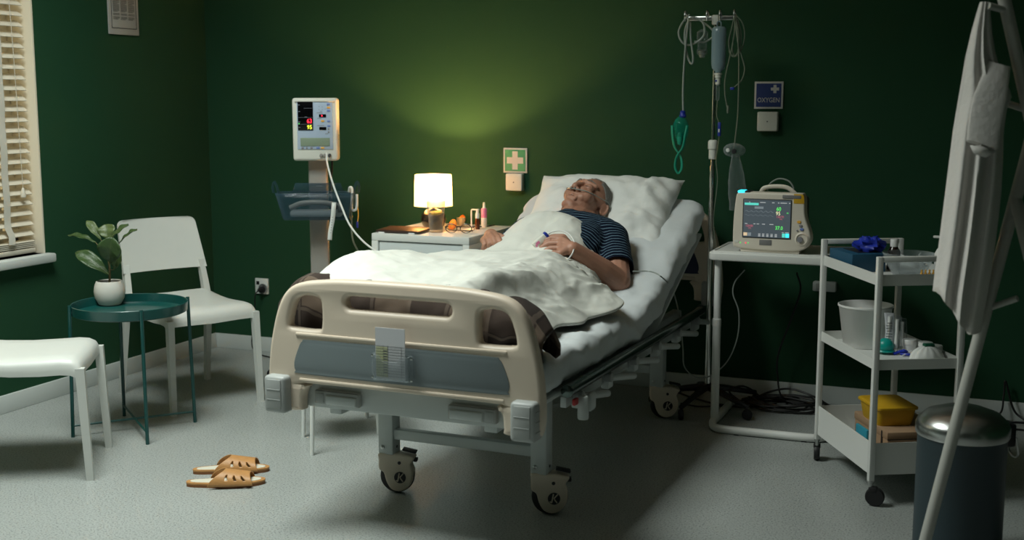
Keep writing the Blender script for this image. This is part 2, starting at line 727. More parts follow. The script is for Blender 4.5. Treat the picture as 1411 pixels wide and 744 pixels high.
# ceiling lamp panel (out of the picture, above the foot of the bed)
t = thing('ceiling_lamp', 'square white ceiling panel lamp above the visitor chairs', 'ceiling lamp', (KEY_POS[0], KEY_POS[1], 3.145))
b = MB()
for s in (-1, 1):
    b.box((s * .6, 0, .0275), (.03, 1.23, .055))
    b.box((0, s * .6, .0275), (1.17, .03, .055))
b.build('frame', 'trim_white', t)
MB().box((0, 0, .03), (1.17, 1.17, .01)).build('diffuser', 'ceiling_lamp_glow', t)

# ------------------------------------------------------------------ venetian blind
t = thing('window_blind', 'cream venetian blind with tilted slats hanging in the window', 'blind', (-.052, -1.92, .668))
y0, y1 = -2.585 + 1.92, -1.268 + 1.92
slat = MB()
prof = []
for i in range(7):
    q = -.025 + .05 * i / 6
    prof.append((q, .0022 * (1 - (q / .025) ** 2)))
ring = [(x, z + .0014) for x, z in prof] + [(x, z - .0014) for x, z in reversed(prof)]
n = len(ring)
slat.add([V((x, y0, z)) for x, z in ring] + [V((x, y1, z)) for x, z in ring],
         [(i, (i + 1) % n, n + (i + 1) % n, n + i) for i in range(n)] + [tuple(range(n - 1, -1, -1)), tuple(range(n, 2 * n))])
s0 = slat.build('slat', 'blind_slat', t, 35)
zs = [.098 + .0457 * i for i in range(31)]
for i, z in enumerate(zs):
    o = s0 if i == 0 else s0.copy()
    if i:
        col.objects.link(o)
        o.parent = t
    o.location = (0, 0, z)
    o.rotation_euler = (0, R(33), 0)
for i in range(4):
    o = s0.copy()
    col.objects.link(o)
    o.parent = t
    o.location = (.0, 0, .036 + .0075 * i)
    o.rotation_euler = (0, R(5), 0)
MB().box((0, (y0 + y1) / 2, .016), (.052, y1 - y0, .022), .004).build('bottom_rail', 'blind_slat', t)
MB().box((-.005, (y0 + y1) / 2, 1.545), (.06, y1 - y0, .05), .004).build('head_rail', 'blind_slat', t)
for yc in (-1.425 + 1.92, -2.3 + 1.92):
    for xs in (.0255, -.0255):
        tp = MB()
        P = []
        for k in range(40):
            z = .055 + (1.52 - .055) * k / 39
            ph = .0022 * math.sin(z * 2 * math.pi / .0457)
            bulge = .02 * math.exp(-((z - .075) / .025) ** 2) if xs > 0 else 0
            P.append([V((xs + ph + bulge, yc - .019 + bulge * .5, z)), V((xs + ph + bulge, yc + .019 + bulge * .5, z))])
        tp.grid(P).build('ladder_tape', 'blind_tape', t, 60, fix=False)
cordy = -1.335 + 1.92
MB().tube([(.034, cordy - .035, 1.53), (.034, cordy - .012, .9), (.034, cordy, .30)], .0012, 6).build('pull_cord', 'blind_tape', t)
MB().lathe([(.003, .045), (.006, .04), (.012, .015), (.012, .004), (.006, 0)], 14, (.034, cordy, .255)).build('cord_tassel', 'blind_slat', t)

# ------------------------------------------------------------------ framed notice on the left wall
t = thing('wall_notice', 'small white framed notice of printed columns high on the left wall', 'notice', (0, -.651, 1.66))
MB().box((.004, 0, .15), (.008, .215, .30), .002).build('board', 'paper', t)
b = MB()
for s in (-1, 1):
    b.box((.0085, s * .088, .155), (.0015, .003, .25))
    b.box((.0085, 0, .155 + s * .125), (.0015, .179, .003))
b.build('border_line', 'print_dark', t, None)
b = MB()
for c in range(3):
    yc = (c - 1) * .054
    for k in range(40):
        z = .072 + k * .0052
        if k in (3, 6, 30):
            continue
        wdt = .046 if k % 7 else .034
        b.box((.0084, yc - (.046 - wdt) / 2, z), (.001, wdt, .0026))
for k in range(3):
    b.box((.0084, 0, .05 + k * .006), (.001, .0, .002)) if False else None
pr = b.build('print_lines', 'print_grey', t, None)
pr['kind'] = 'stuff'


# ------------------------------------------------------------------ visitor chairs
def make_chair(label, loc, rz):
    """front looks along local +x; legs at x=+-.255, y=+-.21"""
    t = thing('visitor_chair', label, 'chair', loc, rz, 'white visitor chairs')
    # seat: swept profile with a waterfall front and sides that fold down into the legs
    P = []
    xs = [-.225, -.19, -.10, 0, .10, .17, .205, .228, .238, .240]
    zsx = [.463, .455, .447, .444, .447, .450, .447, .436, .418, .400]
    ys = [-.215, -.213, -.205, -.185, -.12, 0, .12, .185, .205, .213, .215]
    zsy = [-.045, -.026, -.010, -.002, -.002, -.006, -.002, -.002, -.010, -.026, -.045]
    for x, zx in zip(xs, zsx):
        P.append([V((x, y * (1 if x > -.2 else .96), zx + zy * (.55 + .45 * min(1, max(0, (x + .23) / .3))))) for y, zy in zip(ys, zsy)])
    m = MB().grid(P)
    # underside
    m.grid([[p - V((0, 0, .016)) for p in row] for row in P])
    nC = len(ys)
    nR = len(xs)
    o2 = nR * nC
    rim = [i for i in range(nC)] + [i * nC + nC - 1 for i in range(1, nR)] + [(nR - 1) * nC + j for j in range(nC - 2, -1, -1)] + [i * nC for i in range(nR - 2, 0, -1)]
    for a, b_ in zip(rim, rim[1:] + rim[:1]):
        m.f.append((a, b_, b_ + o2, a + o2))
    m.build('seat', 'chair_white', t, 50)
    # backrest panel, curved
    P0, P1 = [], []
    hz = [0, .1, .22, .35, .48, .6, .72, .82, .88, .92, .95, .975, .992, 1.0]
    for h in hz:
        row0, row1 = [], []
        for j in range(13):
            s = -1 + j / 6
            wdt = .205 - .016 * h
            z = .565 + .235 * h
            rc = .028
            dz = max(0, z - (.80 - rc))
            wdt -= rc - math.sqrt(max(0, rc * rc - dz * dz))
            zz = z
            x = -.235 - .085 * h - .028 * (1 - s * s) + .010
            row0.append(V((x, s * wdt, zz)))
            row1.append(V((x - .014, s * wdt, zz)))
        P0.append(row0)
        P1.append(row1)
    m = MB().grid(P0)
    m.grid(P1)
    nC, nR = 13, len(hz)
    o2 = nR * nC
    rim = [i for i in range(nC)] + [i * nC + nC - 1 for i in range(1, nR)] + [(nR - 1) * nC + j for j in range(nC - 2, -1, -1)] + [i * nC for i in range(nR - 2, 0, -1)]
    for a, b_ in zip(rim, rim[1:] + rim[:1]):
        m.f.append((a, b_, b_ + o2, a + o2))
    m.build('backrest', 'chair_white', t, 50)
    for s in (-1, 1):
        def bar(pts, w0, w1, nm):
            mm = MB()
            pts = [V(p) for p in pts]
            P = []
            for i, p in enumerate(pts):
                f_ = i / (len(pts) - 1)
                a = w0 + (w1 - w0) * f_
                P.append([p + V((dx * a, dy * a * .9, 0)) for dx, dy in ((-1, -1), (1, -1), (1, 1), (-1, 1))])
            mm.grid(P, True)
            mm.f += [(3, 2, 1, 0), tuple((len(pts) - 1) * 4 + k for k in range(4))]
            mm.build(nm, 'chair_white', t, 30)
        bar([(.255, s * .210, 0), (.237, s * .203, .41)], .0125, .016, 'leg')
        bar([(-.285, s * .215, 0), (-.215, s * .200, .44)], .0125, .016, 'leg')
        bar([(-.212, s * .196, .40), (-.228, s * .190, .50), (-.252, s * .184, .60)], .018, .014, 'upright')
    MB().box((-.0, 0, .414), (.40, .36, .012), .004).build('seat_support', 'chair_white', t)
    return t


make_chair('white plastic chair with rounded backrest behind the green tray table', (.585, -.993, 0), R(-27.5))
make_chair('white chair cut off by the left picture edge, only seat and legs showing', (.672, -2.095, 0), R(31.7))

# ------------------------------------------------------------------ tray table
t = thing('tray_table', 'round dark green metal tray table holding the potted plant', 'side table', (.705, -1.535, 0))
tz = .497
MB().lathe([(1e-6, tz), (.214, tz), (.222, tz + .003), (.226, tz + .036), (.228, tz + .038), (.230, tz + .036), (.226, tz - .001), (.216, tz - .006), (1e-6, tz - .006)], 64).build('tray', 'table_green', t, 35)
for k in range(4):
    a = R(-40 + 90 * k)
    ca, sa = math.cos(a), math.sin(a)
    lg = MB().tube([(.246 * ca, .246 * sa, 0), (.234 * ca, .234 * sa, tz + .042)], .0075, 10).build('leg', 'table_green', t)
    MB().tube([(.226 * ca, .226 * sa, tz + .012), (.236 * ca, .236 * sa, tz + .012)], .006, 8).build('bracket', 'table_green', lg)
for k in range(2):
    a = R(-40 + 90 * k)
    ca, sa = math.cos(a), math.sin(a)
    MB().tube([(-.245 * ca, -.245 * sa, .047), (.245 * ca, .245 * sa, .047)], .0045, 8).build('stretcher', 'table_green', t)

# ------------------------------------------------------------------ potted plant
pp = onz(151, 418, .499)
t = thing('potted_plant', 'small fiddle leaf fig in a white pot on the tray table', 'plant', (pp.x + .02, pp.y - .02, .499))
MB().lathe([(.040, 0), (.046, .004), (.060, .03), (.0635, .058), (.060, .082), (.053, .100), (.050, .101), (.048, .098), (.055, .080), (.055, .07), (1e-6, .07)], 32).build('pot', 'pot_white', t, 50)
MB().lathe([(.0535, .082), (.03, .086), (1e-6, .089)], 20).build('soil', 'soil', t)
MB().tube(crom([(0, 0, .08), (.004, .002, .13), (.0, .004, .20)], 4), [.005] * 5 + [.0045] * 4, 8).build('stem', 'stem', t)


def make_leaf(b_px, t_px, dyb, dyt, W, up_bias, bow, m, parent):
    """leaf from a base to a tip with a folded, arched blade, widest past the middle; the blade looks part up, part towards the viewer"""
    W *= 1.22
    o_ = V(parent.location)
    A_, B_ = ony(*b_px, o_.y + dyb) - o_, ony(*t_px, o_.y + dyt) - o_
    d = (B_ - A_)
    L = d.length
    d.normalize()
    n_ = V((.42, -.90, 0)) * (1 - up_bias) + V((0, 0, 1)) * up_bias
    n_ = (n_ - d * n_.dot(d)).normalized()
    sd_ = d.cross(n_)
    P = []
    n = 12
    for i in range(n + 1):
        q = i / n
        wv = W * (max(0, math.sin(math.pi * (q * .96 + .02))) ** .75) * (.45 + .75 * q) + .0012
        c = A_ + d * (L * q) + n_ * (bow * math.sin(math.pi * q))
        row = []
        for j in range(9):
            s_ = -1 + j / 4
            row.append(c + sd_ * (s_ * wv) + n_ * (abs(s_) ** 1.3 * wv * .30 + .0035 * math.sin(q * 15 + s_ * 2.5) * abs(s_)))
        P.append(row)
    mm = MB().grid(P)
    o = mm.build('leaf', m, parent, 180, fix=False)
    o.modifiers.new('thick', 'SOLIDIFY').thickness = .0014
    MB().tube([A_ + d * (L * q) + n_ * (bow * math.sin(math.pi * q) + .0008) for q in [k / 10 for k in range(11)]], [.0016 - .0011 * k / 10 for k in range(11)], 6).build('midrib', 'leaf_pale', o)
    st = V((0, 0, .19))
    MB().tube([A_, (A_ + V((0, 0, min(A_.z, .19)))) / 2, V((0, 0, max(.10, A_.z - .03)))], .0018, 6).build('petiole', 'stem', o)


for args in [
    ((150, 330), (146, 309), .03, .045, .034, .25, .006, 'leaf_pale'),
    ((139, 330), (120, 304), .01, .02, .017, .55, .006, 'leaf_pale'),
    ((132, 334), (94, 324), .0, -.01, .016, .75, .010, 'leaf'),
    ((151, 330), (177, 309), .0, .02, .015, .6, .005, 'leaf'),
    ((165, 334), (189, 316), .0, .01, .016, .7, .006, 'leaf'),
    ((152, 362), (154, 327), -.03, -.055, .046, .10, .012, 'leaf'),
    ((150, 378), (105, 347), -.02, -.05, .030, .50, .012, 'leaf'),
    ((157, 372), (165, 346), -.005, .0, .020, .3, .004, 'leaf'),
]:
    make_leaf(*args, t)

# ------------------------------------------------------------------ wall outlet and plug
o1 = ony(362, 394)
t = thing('wall_outlet', 'white double wall socket with a plugged-in black lead', 'socket', (o1.x, 0, o1.z))
MB().box((0, -.006, 0), (.082, .012, .085), .004).build('plate', 'white_paint', t)
MB().lathe([(.020, 0), (.024, .002), (.026, .008), (.028, .008), (.028, 0)], 20, (.012, -.012, -.012), M.Rotation(R(90), 4, 'X')).build('socket_ring', 'bumper_grey', t)
MB().box((-.022, -.013, .018), (.018, .003, .018), .001).build('socket_hole', 'plastic_black', t)
t = thing('power_lead', 'black plug and cable hanging from the wall socket to the floor', 'cable', (o1.x, -.014, o1.z - .012))
MB().lathe([(.018, 0), (.018, .012), (.012, .03), (.006, .042)], 16, (.008, 0, -.004), M.Rotation(R(90), 4, 'X')).build('plug', 'plastic_black', t)
zf = -(o1.z - .012)
MB().tube(crom([(.008, -.04, -.004), (.0, -.06, -.03), (-.015, -.045, -.12), (-.045, -.03, -.24), (-.04, -.04, zf + .03), (.04, -.09, zf + .006), (.2, -.14, zf + .005), (.42, -.16, zf + .005)], 8), .0035, 8).build('cord', 'cable_black', t)


# ------------------------------------------------------------------ sandals
def make_sandal(label, heel, toe, mirror):
    d = toe - heel
    t = thing('sandal', label, 'sandal', (heel.x, heel.y, 0), math.atan2(d.y, d.x), 'tan leather slippers on the floor')
    L = .275
    s = mirror

    def outline(g, n=44):
        pts = []
        for i in range(n):
            a = 2 * math.pi * i / n
            q = (1 - math.cos(a)) / 2
            x = L * q
            w_ = .036 + .011 * math.sin(math.pi * min(1, max(0, (q - .25) / .8))) - .004 * math.sin(math.pi * min(1, q / .5))
            end = abs(math.sin(a)) ** .72
            y = (w_ * end + 1e-4) * (1 if a < math.pi else -1) + s * .008 * math.sin(math.pi * q)
            c = V((L / 2, 0))
            pts.append((c.x + (x - c.x) * g, y * g))
        return pts
    MB().prism(outline(1.0), .010).build('sole', 'leather_edge', t, 40)
    MB().prism(outline(1.005), .006, M.Translation((0, 0, .010))).build('welt', 'leather', t, 40)
    MB().prism([(x, y * .84) for x, y in outline(.90)], .0012, M.Translation((0, 0, .0162))).build('insole', 'insole', t, 40)
    # strap: arch over the forefoot with three slots on each side, sheet 2.5 mm
    nu, nv = 40, 34
    m = MB()
    G = []
    for i in range(nu + 1):
        q = i / nu
        row = []
        for j in range(nv + 1):
            a = math.pi * j / nv
            side = math.cos(a)
            hh = .048 - .016 * q
            x0 = .108 - .030 * abs(side) ** 2 + .03 * math.sin(a)
            x1 = .232 - .012 * math.sin(a) + .004
            x = x0 + (x1 - x0) * q
            wd = .0475
            y = side * wd + s * .010
            z = .010 + hh * max(0, math.sin(a)) ** .75
            row.append(V((x, y, z)))
        G.append(row)
    fs = []
    for i in range(nu):
        for j in range(nv):
            if any(abs(i + (jj - 6) * .9 - ci) <= 1.3 - .3 * (jj > 6) and jj in (4, 5, 6, 7, 8) for ci in (12, 21, 30) for jj in (j, nv - 1 - j)):
                continue
            fs.append((i * (nv + 1) + j, i * (nv + 1) + j + 1, (i + 1) * (nv + 1) + j + 1, (i + 1) * (nv + 1) + j))
    m.add([p for r_ in G for p in r_], fs)
    o = m.build('strap', 'leather', t, 180, fix=False)
    md = o.modifiers.new('thick', 'SOLIDIFY')
    md.thickness = .0028
    md.offset = 1
    return t


make_sandal('tan leather slide sandal on the floor, the nearer of the pair', onz(257, 669), onz(375, 665), -1)
make_sandal('tan leather slide sandal on the floor, the one behind', onz(266, 652), onz(380, 648), 1)

# ------------------------------------------------------------------ stool behind the foot of the bed
A, B = onz(418, 602), onz(430, 627)
vv = V((.096, .358, 0))
t = thing('step_stool', 'white stool with thin legs half hidden behind the bed footboard', 'stool', ((A + B + vv) / 2).to_tuple())
cc = (A + B + vv) / 2
for p in (A, B, A + vv, B + vv):
    q = p - cc
    MB().tube([(q.x, q.y, 0), (q.x * .92, q.y * .92, .345)], [.008, .0105], 10).build('leg', 'white_paint', t)
ang = math.atan2((B - A).y, (B - A).x)
MB().box((0, 0, .355), (.27, .37, .022), .008, rot=M.Rotation(ang, 4, 'Z')).build('stool_top', 'white_paint', t)

# ================================================================== MONITOR ON A COLUMN (beside the cabinet)
t = thing('vital_signs_stand', 'grey column stand with tilted white vital signs monitor left of the cabinet', 'monitor stand', (.998, -.53, 0), R(24))
b = MB()
for k in range(5):
    a = R(20 + 72 * k)
    b.tube([(0, 0, .085), (.26 * math.cos(a), .26 * math.sin(a), .065)], [.03, .018], 8)
b.build('base', 'stand_grey', t)
for k in range(5):
    a = R(20 + 72 * k)
    MB().lathe([(.012, -.012), (.028, -.012), (.03, -.008), (.03, .008), (.028, .012), (.012, .012)], 18, (.26 * math.cos(a), .26 * math.sin(a), .03), M.Rotation(a, 4, 'Z') @ M.Rotation(R(90), 4, 'X')).build('castor', 'rubber', t)
MB().box((0, 0, .585), (.088, .05, 1.03), .010, 3).build('column', 'stand_grey', t)
fy = -.085
hd = MB().box((0, -.045, 1.215), (.236, .085, .288), .014, 3).build('monitor_body', 'device_white', t)
hd.scale = (.88, 1, 1)
MB().box((0, -.0895, 1.232), (.185, .004, .215), .0015).build('face_panel', 'face_blue', hd)
MB().box((0, -.092, 1.346), (.205, .006, .010), .002).build('top_ridge', 'device_white', hd)
MB().box((-.048, -.0925, 1.277), (.079, .004, .132), .001).build('black_display', 'screen_black', hd)
MB().box((.0, -.0925, 1.158), (.152, .004, .038), .001).build('lcd_display', 'lcd', hd)
tm = lambda cx, cz: (lambda x, y, z: V((cx + x, -.0952, cz + y)))
text_mb('63', .028, tm(-.027, 1.253), .0006).build('digits', 'em_red', hd, None)
text_mb('95', .026, tm(-.027, 1.225), .0005).build('digits', 'em_yellow', hd, None)
b = MB()
for z in (1.270, 1.239):
    b.box((-.048, -.0948, z), (.074, .001, .0012))
b.box((-.030, -.0948, 1.312), (.050, .001, .0012))
for z in (1.327, 1.297, 1.225, 1.250):
    b.box((-.080, -.0948, z), (.010, .001, .003))
b.box((-.045, -.0948, 1.272), (.012, .001, .003))
b.build('display_marks', 'em_dim', hd, None)['kind'] = 'stuff'
MB().box((-.081, -.0948, 1.242), (.006, .001, .004)).build('green_light', 'em_green', hd, None)
for z in (1.278, 1.220):
    MB().box((.041, -.0925, z), (.036, .004, .013)).build('small_display', 'screen_black', hd, None)
MB().box((.038, -.095, 1.278), (.007, .001, .007)).build('red_light', 'em_red', hd, None)
for (x, z, m, ww_) in [(.073, 1.330, 'btn_blue', .017), (.073, 1.315, 'btn_orange', .017), (.073, 1.301, 'btn_blue', .017), (.041, 1.254, 'btn_orange', .017),
                      (.073, 1.253, 'btn_blue', .016), (.073, 1.231, 'btn_blue', .016), (.014, 1.131, 'btn_blue', .017), (.038, 1.131, 'btn_orange', .017),
                      (-.02, 1.131, 'btn_grey', .012), (-.045, 1.131, 'btn_grey', .008), (-.066, 1.131, 'btn_grey', .012), (.071, 1.217, 'btn_grey', .008), (.071, 1.203, 'btn_grey', .008)]:
    MB().box((x, -.0925, z), (ww_, .004, .0075), .001).build('button', m, hd)
b = MB()
for (x, z, w_) in [(.034, 1.298, .01), (.024, 1.320, .004), (.040, 1.318, .004), (.056, 1.308, .004), (.024, 1.306, .004), (.040, 1.306, .004), (.026, 1.291, .03), (.024, 1.266, .02), (.03, 1.233, .036), (.06, 1.196, .014), (.014, 1.349, .03)]:
    b.box((x, -.0920, z), (w_, .001, .0025))
b.build('panel_print', 'btn_grey', hd, None)['kind'] = 'stuff'
for x in (.030, .048, .073):
    MB().lathe([(.009, 0), (.009, .006), (.005, .010)], 14, (x, -.088, 1.096), M.Rotation(R(90), 4, 'X')).build('connector', 'device_dark' if x > .06 else 'stand_grey', hd)
# tray basket of clear blue plastic on the column
bz0, bz1 = .805, .945
P = []
for z, hx, hy0, hy1 in [(bz0, .145, -.15, -.03), (bz0 + .005, .150, -.155, -.03), (bz0 + .07, .165, -.165, -.03), (bz1 - .02, .178, -.172, -.03)]:
    P.append([V((x, y, z)) for x, y in rrect(-hx, hy0, hx, hy1, .022, 3)])
bk = MB().grid(P, True)
bk.f.append(tuple(range(len(P[0]) - 1, -1, -1)))
# raised back wall
bk.add([V((-.12, -.031, bz1 - .02)), V((.12, -.031, bz1 - .02)), V((.105, -.031, bz1 + .02)), V((-.105, -.031, bz1 + .02))], [(0, 1, 2, 3)])
bo = bk.build('basket', 'clear_blue', t, 40)
md = bo.modifiers.new('thick', 'SOLIDIFY')
md.thickness = .003
rim = MB()
rim.tube([(p.x, p.y, bz1 - .02) for p in P[-1]], .0035, 6, True)
rim.build('basket_rim', 'clear_blue', t)
for s in (-1, 1):
    MB().tube(crom([(s * .172, -.10, bz1 - .02), (s * .182, -.10, bz1 + .015), (s * .190, -.10, bz1 + .030), (s * .198, -.10, bz1 + .010), (s * .195, -.10, bz1 - .02)], 5), .006, 8).build('basket_hook', 'clear_blue', t)
# things in the basket
t2 = thing('blood_pressure_hose', 'grey cuff hose and strap lying in the clear basket of the stand', 'hose', (.998, -.53, .81), R(24))
MB().tube(crom([(-.12, -.10, .045), (-.06, -.115, .068), (.03, -.12, .070), (.10, -.11, .055), (.115, -.13, .03)], 6), .013, 10).build('hose', 'stand_grey', t2)
MB().box((0, -.09, .02), (.24, .08, .03), .012, 3).build('folded_cuff', 'sheet', t2)
P = [[p + V((-.010, 0, 0)), p + V((.010, 0, 0))] for p in crom([(.085, -.115, .07), (.09, -.178, .068), (.083, -.182, .0), (.072, -.184, -.055), (.068, -.185, -.095)], 6)]
o = MB().grid(P).build('strap', 'white_paint', t2, 180, fix=False)
o.modifiers.new('thick', 'SOLIDIFY').thickness = .003
b = MB()
for k in range(9):
    b.box((.083 - .013 * k / 8, -.1862, .01 - .095 * k / 8), (.003, .002, .003))
b.build('strap_holes', 'print_grey', t2, None)
# white patient cable from the monitor to the bed
t3 = thing('monitor_cable', 'long white cable curving from the vital signs monitor down to the bed', 'cable', (.998, -.53, 1.09))
e = onz(517, 346, .70) - V((.998, -.53, 1.09))
pts = []
for (x, y, dep) in [(450, 211, -.63), (451, 225, -.67), (459, 254, -.70), (470, 283, -.73), (482, 310, -.78), (500, 332, -.86), (520, 347, -.98), (545, 360, -1.12)]:
    pts.append(ony(x, y, dep) - V((.998, -.53, 1.09)))
MB().tube(crom(pts, 6), .0042, 8).build('cord', 'cable_white', t3)
t4 = thing('sensor_lead_bundle', 'coiled sensor leads with a blue clip hung on the basket corner', 'leads', (.998 + .195, -.56, .80))
MB().tube(crom([(-.015, 0, .13), (-.005, -.01, .15), (.008, -.012, .14), (.004, -.012, .06), (.016, -.012, .045), (.03, -.012, .06), (.032, -.012, .12)], 5), .006, 8).build('clip', 'mask_white', t4)
b = MB()
b.ell((.02, -.01, .085), (.016, .012, .024))
b.build('sensor', 'clear_plastic', t4)
MB().tube(crom([(.0, -.01, .08), (.002, -.012, .0), (.0, -.01, -.05), (.008, -.01, -.10), (.02, .01, -.145), (.03, .02, -.18)], 5), .004, 6).build('lead', 'tube_dim', t4)
MB().tube(crom([(.03, -.01, .09), (.038, -.012, .03), (.033, -.012, -.01)], 5), .002, 6).build('lead', 'btn_orange', t4)
MB().lathe([(.004, 0), (.005, .006), (.005, .026), (.003, .03)], 10, (.032, -.012, -.035)).build('blue_plug', 'blue_part', t4)
MB().tube(crom([(.01, -.01, .07), (-.006, -.014, .03), (.0, -.014, -.0), (.008, -.01, .02)], 5), .0015, 6).build('lead', 'btn_orange', t4)
t5 = thing('stand_power_cord', 'short black cord behind the vital signs monitor column', 'cable', (1.045, -.50, 1.0))
MB().tube(crom([(.012, -.002, .08), (.014, -.01, .02), (.004, -.004, -.05), (.0, .0, -.2)], 5), .005, 8).build('cord', 'cable_black', t5)

# ================================================================== BEDSIDE CABINET
CX0, CX1, CY0, CY1, CZ = 1.325, 1.812, -.622, -.10, .75
cw, cdp = CX1 - CX0, CY1 - CY0
t = thing('bedside_cabinet', 'white bedside cabinet with a drawer between monitor stand and bed', 'cabinet', ((CX0 + CX1) / 2, (CY0 + CY1) / 2, 0))
MB().box((0, 0, CZ - .0165), (cw, cdp, .033), .003).build('top', 'white_paint', t)
for s in (-1, 1):
    MB().box((s * (cw / 2 - .016), 0, (CZ - .033) / 2), (.032, cdp, CZ - .034), .002).build('side_panel', 'white_paint', t)
MB().box((0, cdp / 2 - .012, (CZ - .033) / 2 + .02), (cw - .068, .014, CZ - .10)).build('back_panel', 'white_paint', t)
MB().box((0, .02, .05), (cw - .068, cdp - .06, .02)).build('bottom_panel', 'white_paint', t)
for z0, z1 in ((.50, .713), (.285, .494), (.07, .279)):
    MB().box((0, -cdp / 2 + .017, (z0 + z1) / 2), (cw - .072, .018, z1 - z0), .002).build('drawer', 'drawer_white', t)

# ---- lamp
LX, LY = 1.507, -.35
t = thing('table_lamp', 'lit table lamp with cream drum shade and dark round base on the cabinet', 'lamp', (LX, LY, CZ))
MB().lathe([(.035, 0), (.040, .004), (.052, .018), (.060, .042), (.056, .068), (.038, .088), (.018, .096), (.008, .10), (.008, .16)], 32).build('base', 'lamp_base', t, 60)
sh = MB()
sh.lathe([(.090, .108), (.0855, .253)], 48)
sh.f = [f_ for f_ in sh.f if len(f_) == 4]
so = sh.build('lamp_shade', 'shade', t, 180)
rg = MB()
rg.tube([(.0855 * math.cos(a), .0855 * math.sin(a), .253) for a in [2 * math.pi * k / 48 for k in range(48)]], .0015, 6, True)
rg.build('shade_ring', 'steel', so)
b = MB()
b.tube([(.090 * math.cos(a), .090 * math.sin(a), .108) for a in [2 * math.pi * k / 48 for k in range(48)]], .0015, 6, True)
for k in range(3):
    a = 2 * math.pi * k / 3
    b.tube([(0, 0, .150), (.088 * math.cos(a), .088 * math.sin(a), .150)], .0012, 6)
b.build('shade_ring', 'steel', so)
MB().ell((0, 0, .172), (.016, .016, .020)).build('bulb', mat('bulb_glow', (.9, .8, .6), .5, emit=(1, .72, .36), estr=12), t)
pl = bpy.data.lights.new('lamp_bulb_light', 'POINT')
pl.energy = 40
pl.color = (1, .48, .16)
pl.shadow_soft_size = .012
plo = bpy.data.objects.new('lamp_bulb_light', pl)
plo.location = (0, 0, .197)
plo.parent = t
col.objects.link(plo)
MB().lathe([(1e-6, .148), (.046, .148), (.046, .152), (1e-6, .153)], 28).build('light_baffle', 'lamp_base', bpy.data.objects[t.name], 40)  # unseen opaque disc added under the bulb to block its downward light
t = thing('lamp_cord', 'thin black cord trailing behind the table lamp', 'cable', (LX, LY, CZ))
MB().tube(crom([(.05, .03, .008), (.09, .09, .005), (.14, .10, .004), (.2, .17, .004), (.21, .24, .004)], 6), .003, 6).build('cord', 'cable_black', t)


def rotz(a):
    return M.Rotation(a, 4, 'Z')


# ---- brown tablet case
p = onz(557, 316, CZ + .012)
t = thing('tablet_case', 'dark brown tablet in a case lying on the cabinet', 'tablet', (p.x, p.y, CZ), R(2))
MB().box((0, 0, .009), (.215, .150, .007), .003, rot=M.Rotation(R(2), 4, 'X')).build('cover', 'tablet_brown', t)
MB().box((0, -.001, .0145), (.217, .150, .003), .001, rot=M.Rotation(R(2), 4, 'X')).build('flap', 'tablet_brown', t)
for x in (-.08, .07):
    MB().box((x, -.065, .003), (.03, .02, .006), .001).build('foot', 'bottle_white', t)

# ---- glass of water with lemon
p = onz(601, 320, CZ)
t = thing('water_glass', 'tall fluted glass of water with a lemon slice in front of the lamp', 'glass', (p.x, p.y, CZ))
wob = lambda a, z: 1 + (.028 * abs(math.cos(6 * a)) if z < .085 else 0)
MB().lathe([(.028, 0), (.030, .003), (.034, .06), (.039, .09), (.0425, .142), (.041, .1425), (.0375, .09), (.0325, .058), (.0285, .012), (1e-6, .011)], 48, wob=wob).build('glass', 'lens_clear', t, 60)
MB().lathe([(1e-6, .0125), (.0275, .013), (.0315, .058), (.036, .092), (1e-6, .092)], 32).build('water', clear_mat('water', (.55, .50, .33), .05), t, 60)
MB().lathe([(1e-6, -.0035), (.029, -.0035), (.031, 0), (.029, .0035), (1e-6, .0035)], 28, (0, 0, .090), M.Rotation(R(8), 4, 'X')).build('lemon_slice', 'lemon', t, 60)

# ---- orange halves
for (x, y, s, lab) in [(623, 317, 1.0, 'cut orange piece with flesh showing, nearest the water glass'), (636, 309, .9, 'cut orange piece lying behind the spectacles')]:
    p = onz(x, y, CZ)
    t = thing('orange_piece', lab, 'orange', (p.x, p.y, CZ), R(-30), 'orange pieces on the cabinet')
    rr = .027 * s
    tilt = M.Rotation(R(68), 4, 'X')
    MB().lathe([(1e-6, -rr * .72)] + [(rr * math.sin(R(a)), -rr * .72 * math.cos(R(a))) for a in range(15, 91, 15)], 24, (0, 0, rr * .95), tilt).build('peel', 'orange_peel', t, 60)
    fl = MB().lathe([(1e-6, .0012), (rr * .9, .0012), (rr * .99, 0)], 24, (0, 0, rr * .95), tilt).build('flesh', 'orange_fruit', t, 60)
    b = MB()
    for k in range(5):
        a = R(36 * k)
        b.box((0, 0, .0014), (rr * 1.7, .0012, .0012), rot=rotz(a))
    b2 = MB().add(b.v, b.f, M.Translation((0, 0, rr * .95)) @ tilt)
    b2.build('membrane', 'lemon', t, None)

# ---- spectacles
p = onz(628, 322, CZ)
t = thing('spectacles', 'pair of dark-rimmed spectacles folded at the cabinet edge', 'glasses', (p.x + .01, p.y + .01, CZ), R(12))
for s in (-1, 1):
    ring = [V((s * .034 + .026 * math.cos(a), 0, .0235 + .020 * math.sin(a))) for a in [2 * math.pi * k / 28 for k in range(28)]]
    fr_ = MB().tube(ring, .0022, 6, True).build('rim', 'spectacle', t)
    MB().add([V((q.x, .0005, q.z)) for q in ring] , [tuple(range(28))]).build('lens', 'lens_clear', fr_, None)
    MB().tube(crom([(s * .060, 0, .030), (s * .066, .012, .028), (s * .060, .06, .012), (s * .03, .075 + .004 * s, .006), (-s * .05, .08 + .006 * s, .004)], 6), .0021, 6).build('temple', 'spectacle', t)
MB().tube(crom([(-.009, 0, .027), (0, -.002, .031), (.009, 0, .027)], 5), .002, 6).build('bridge', 'spectacle', t)

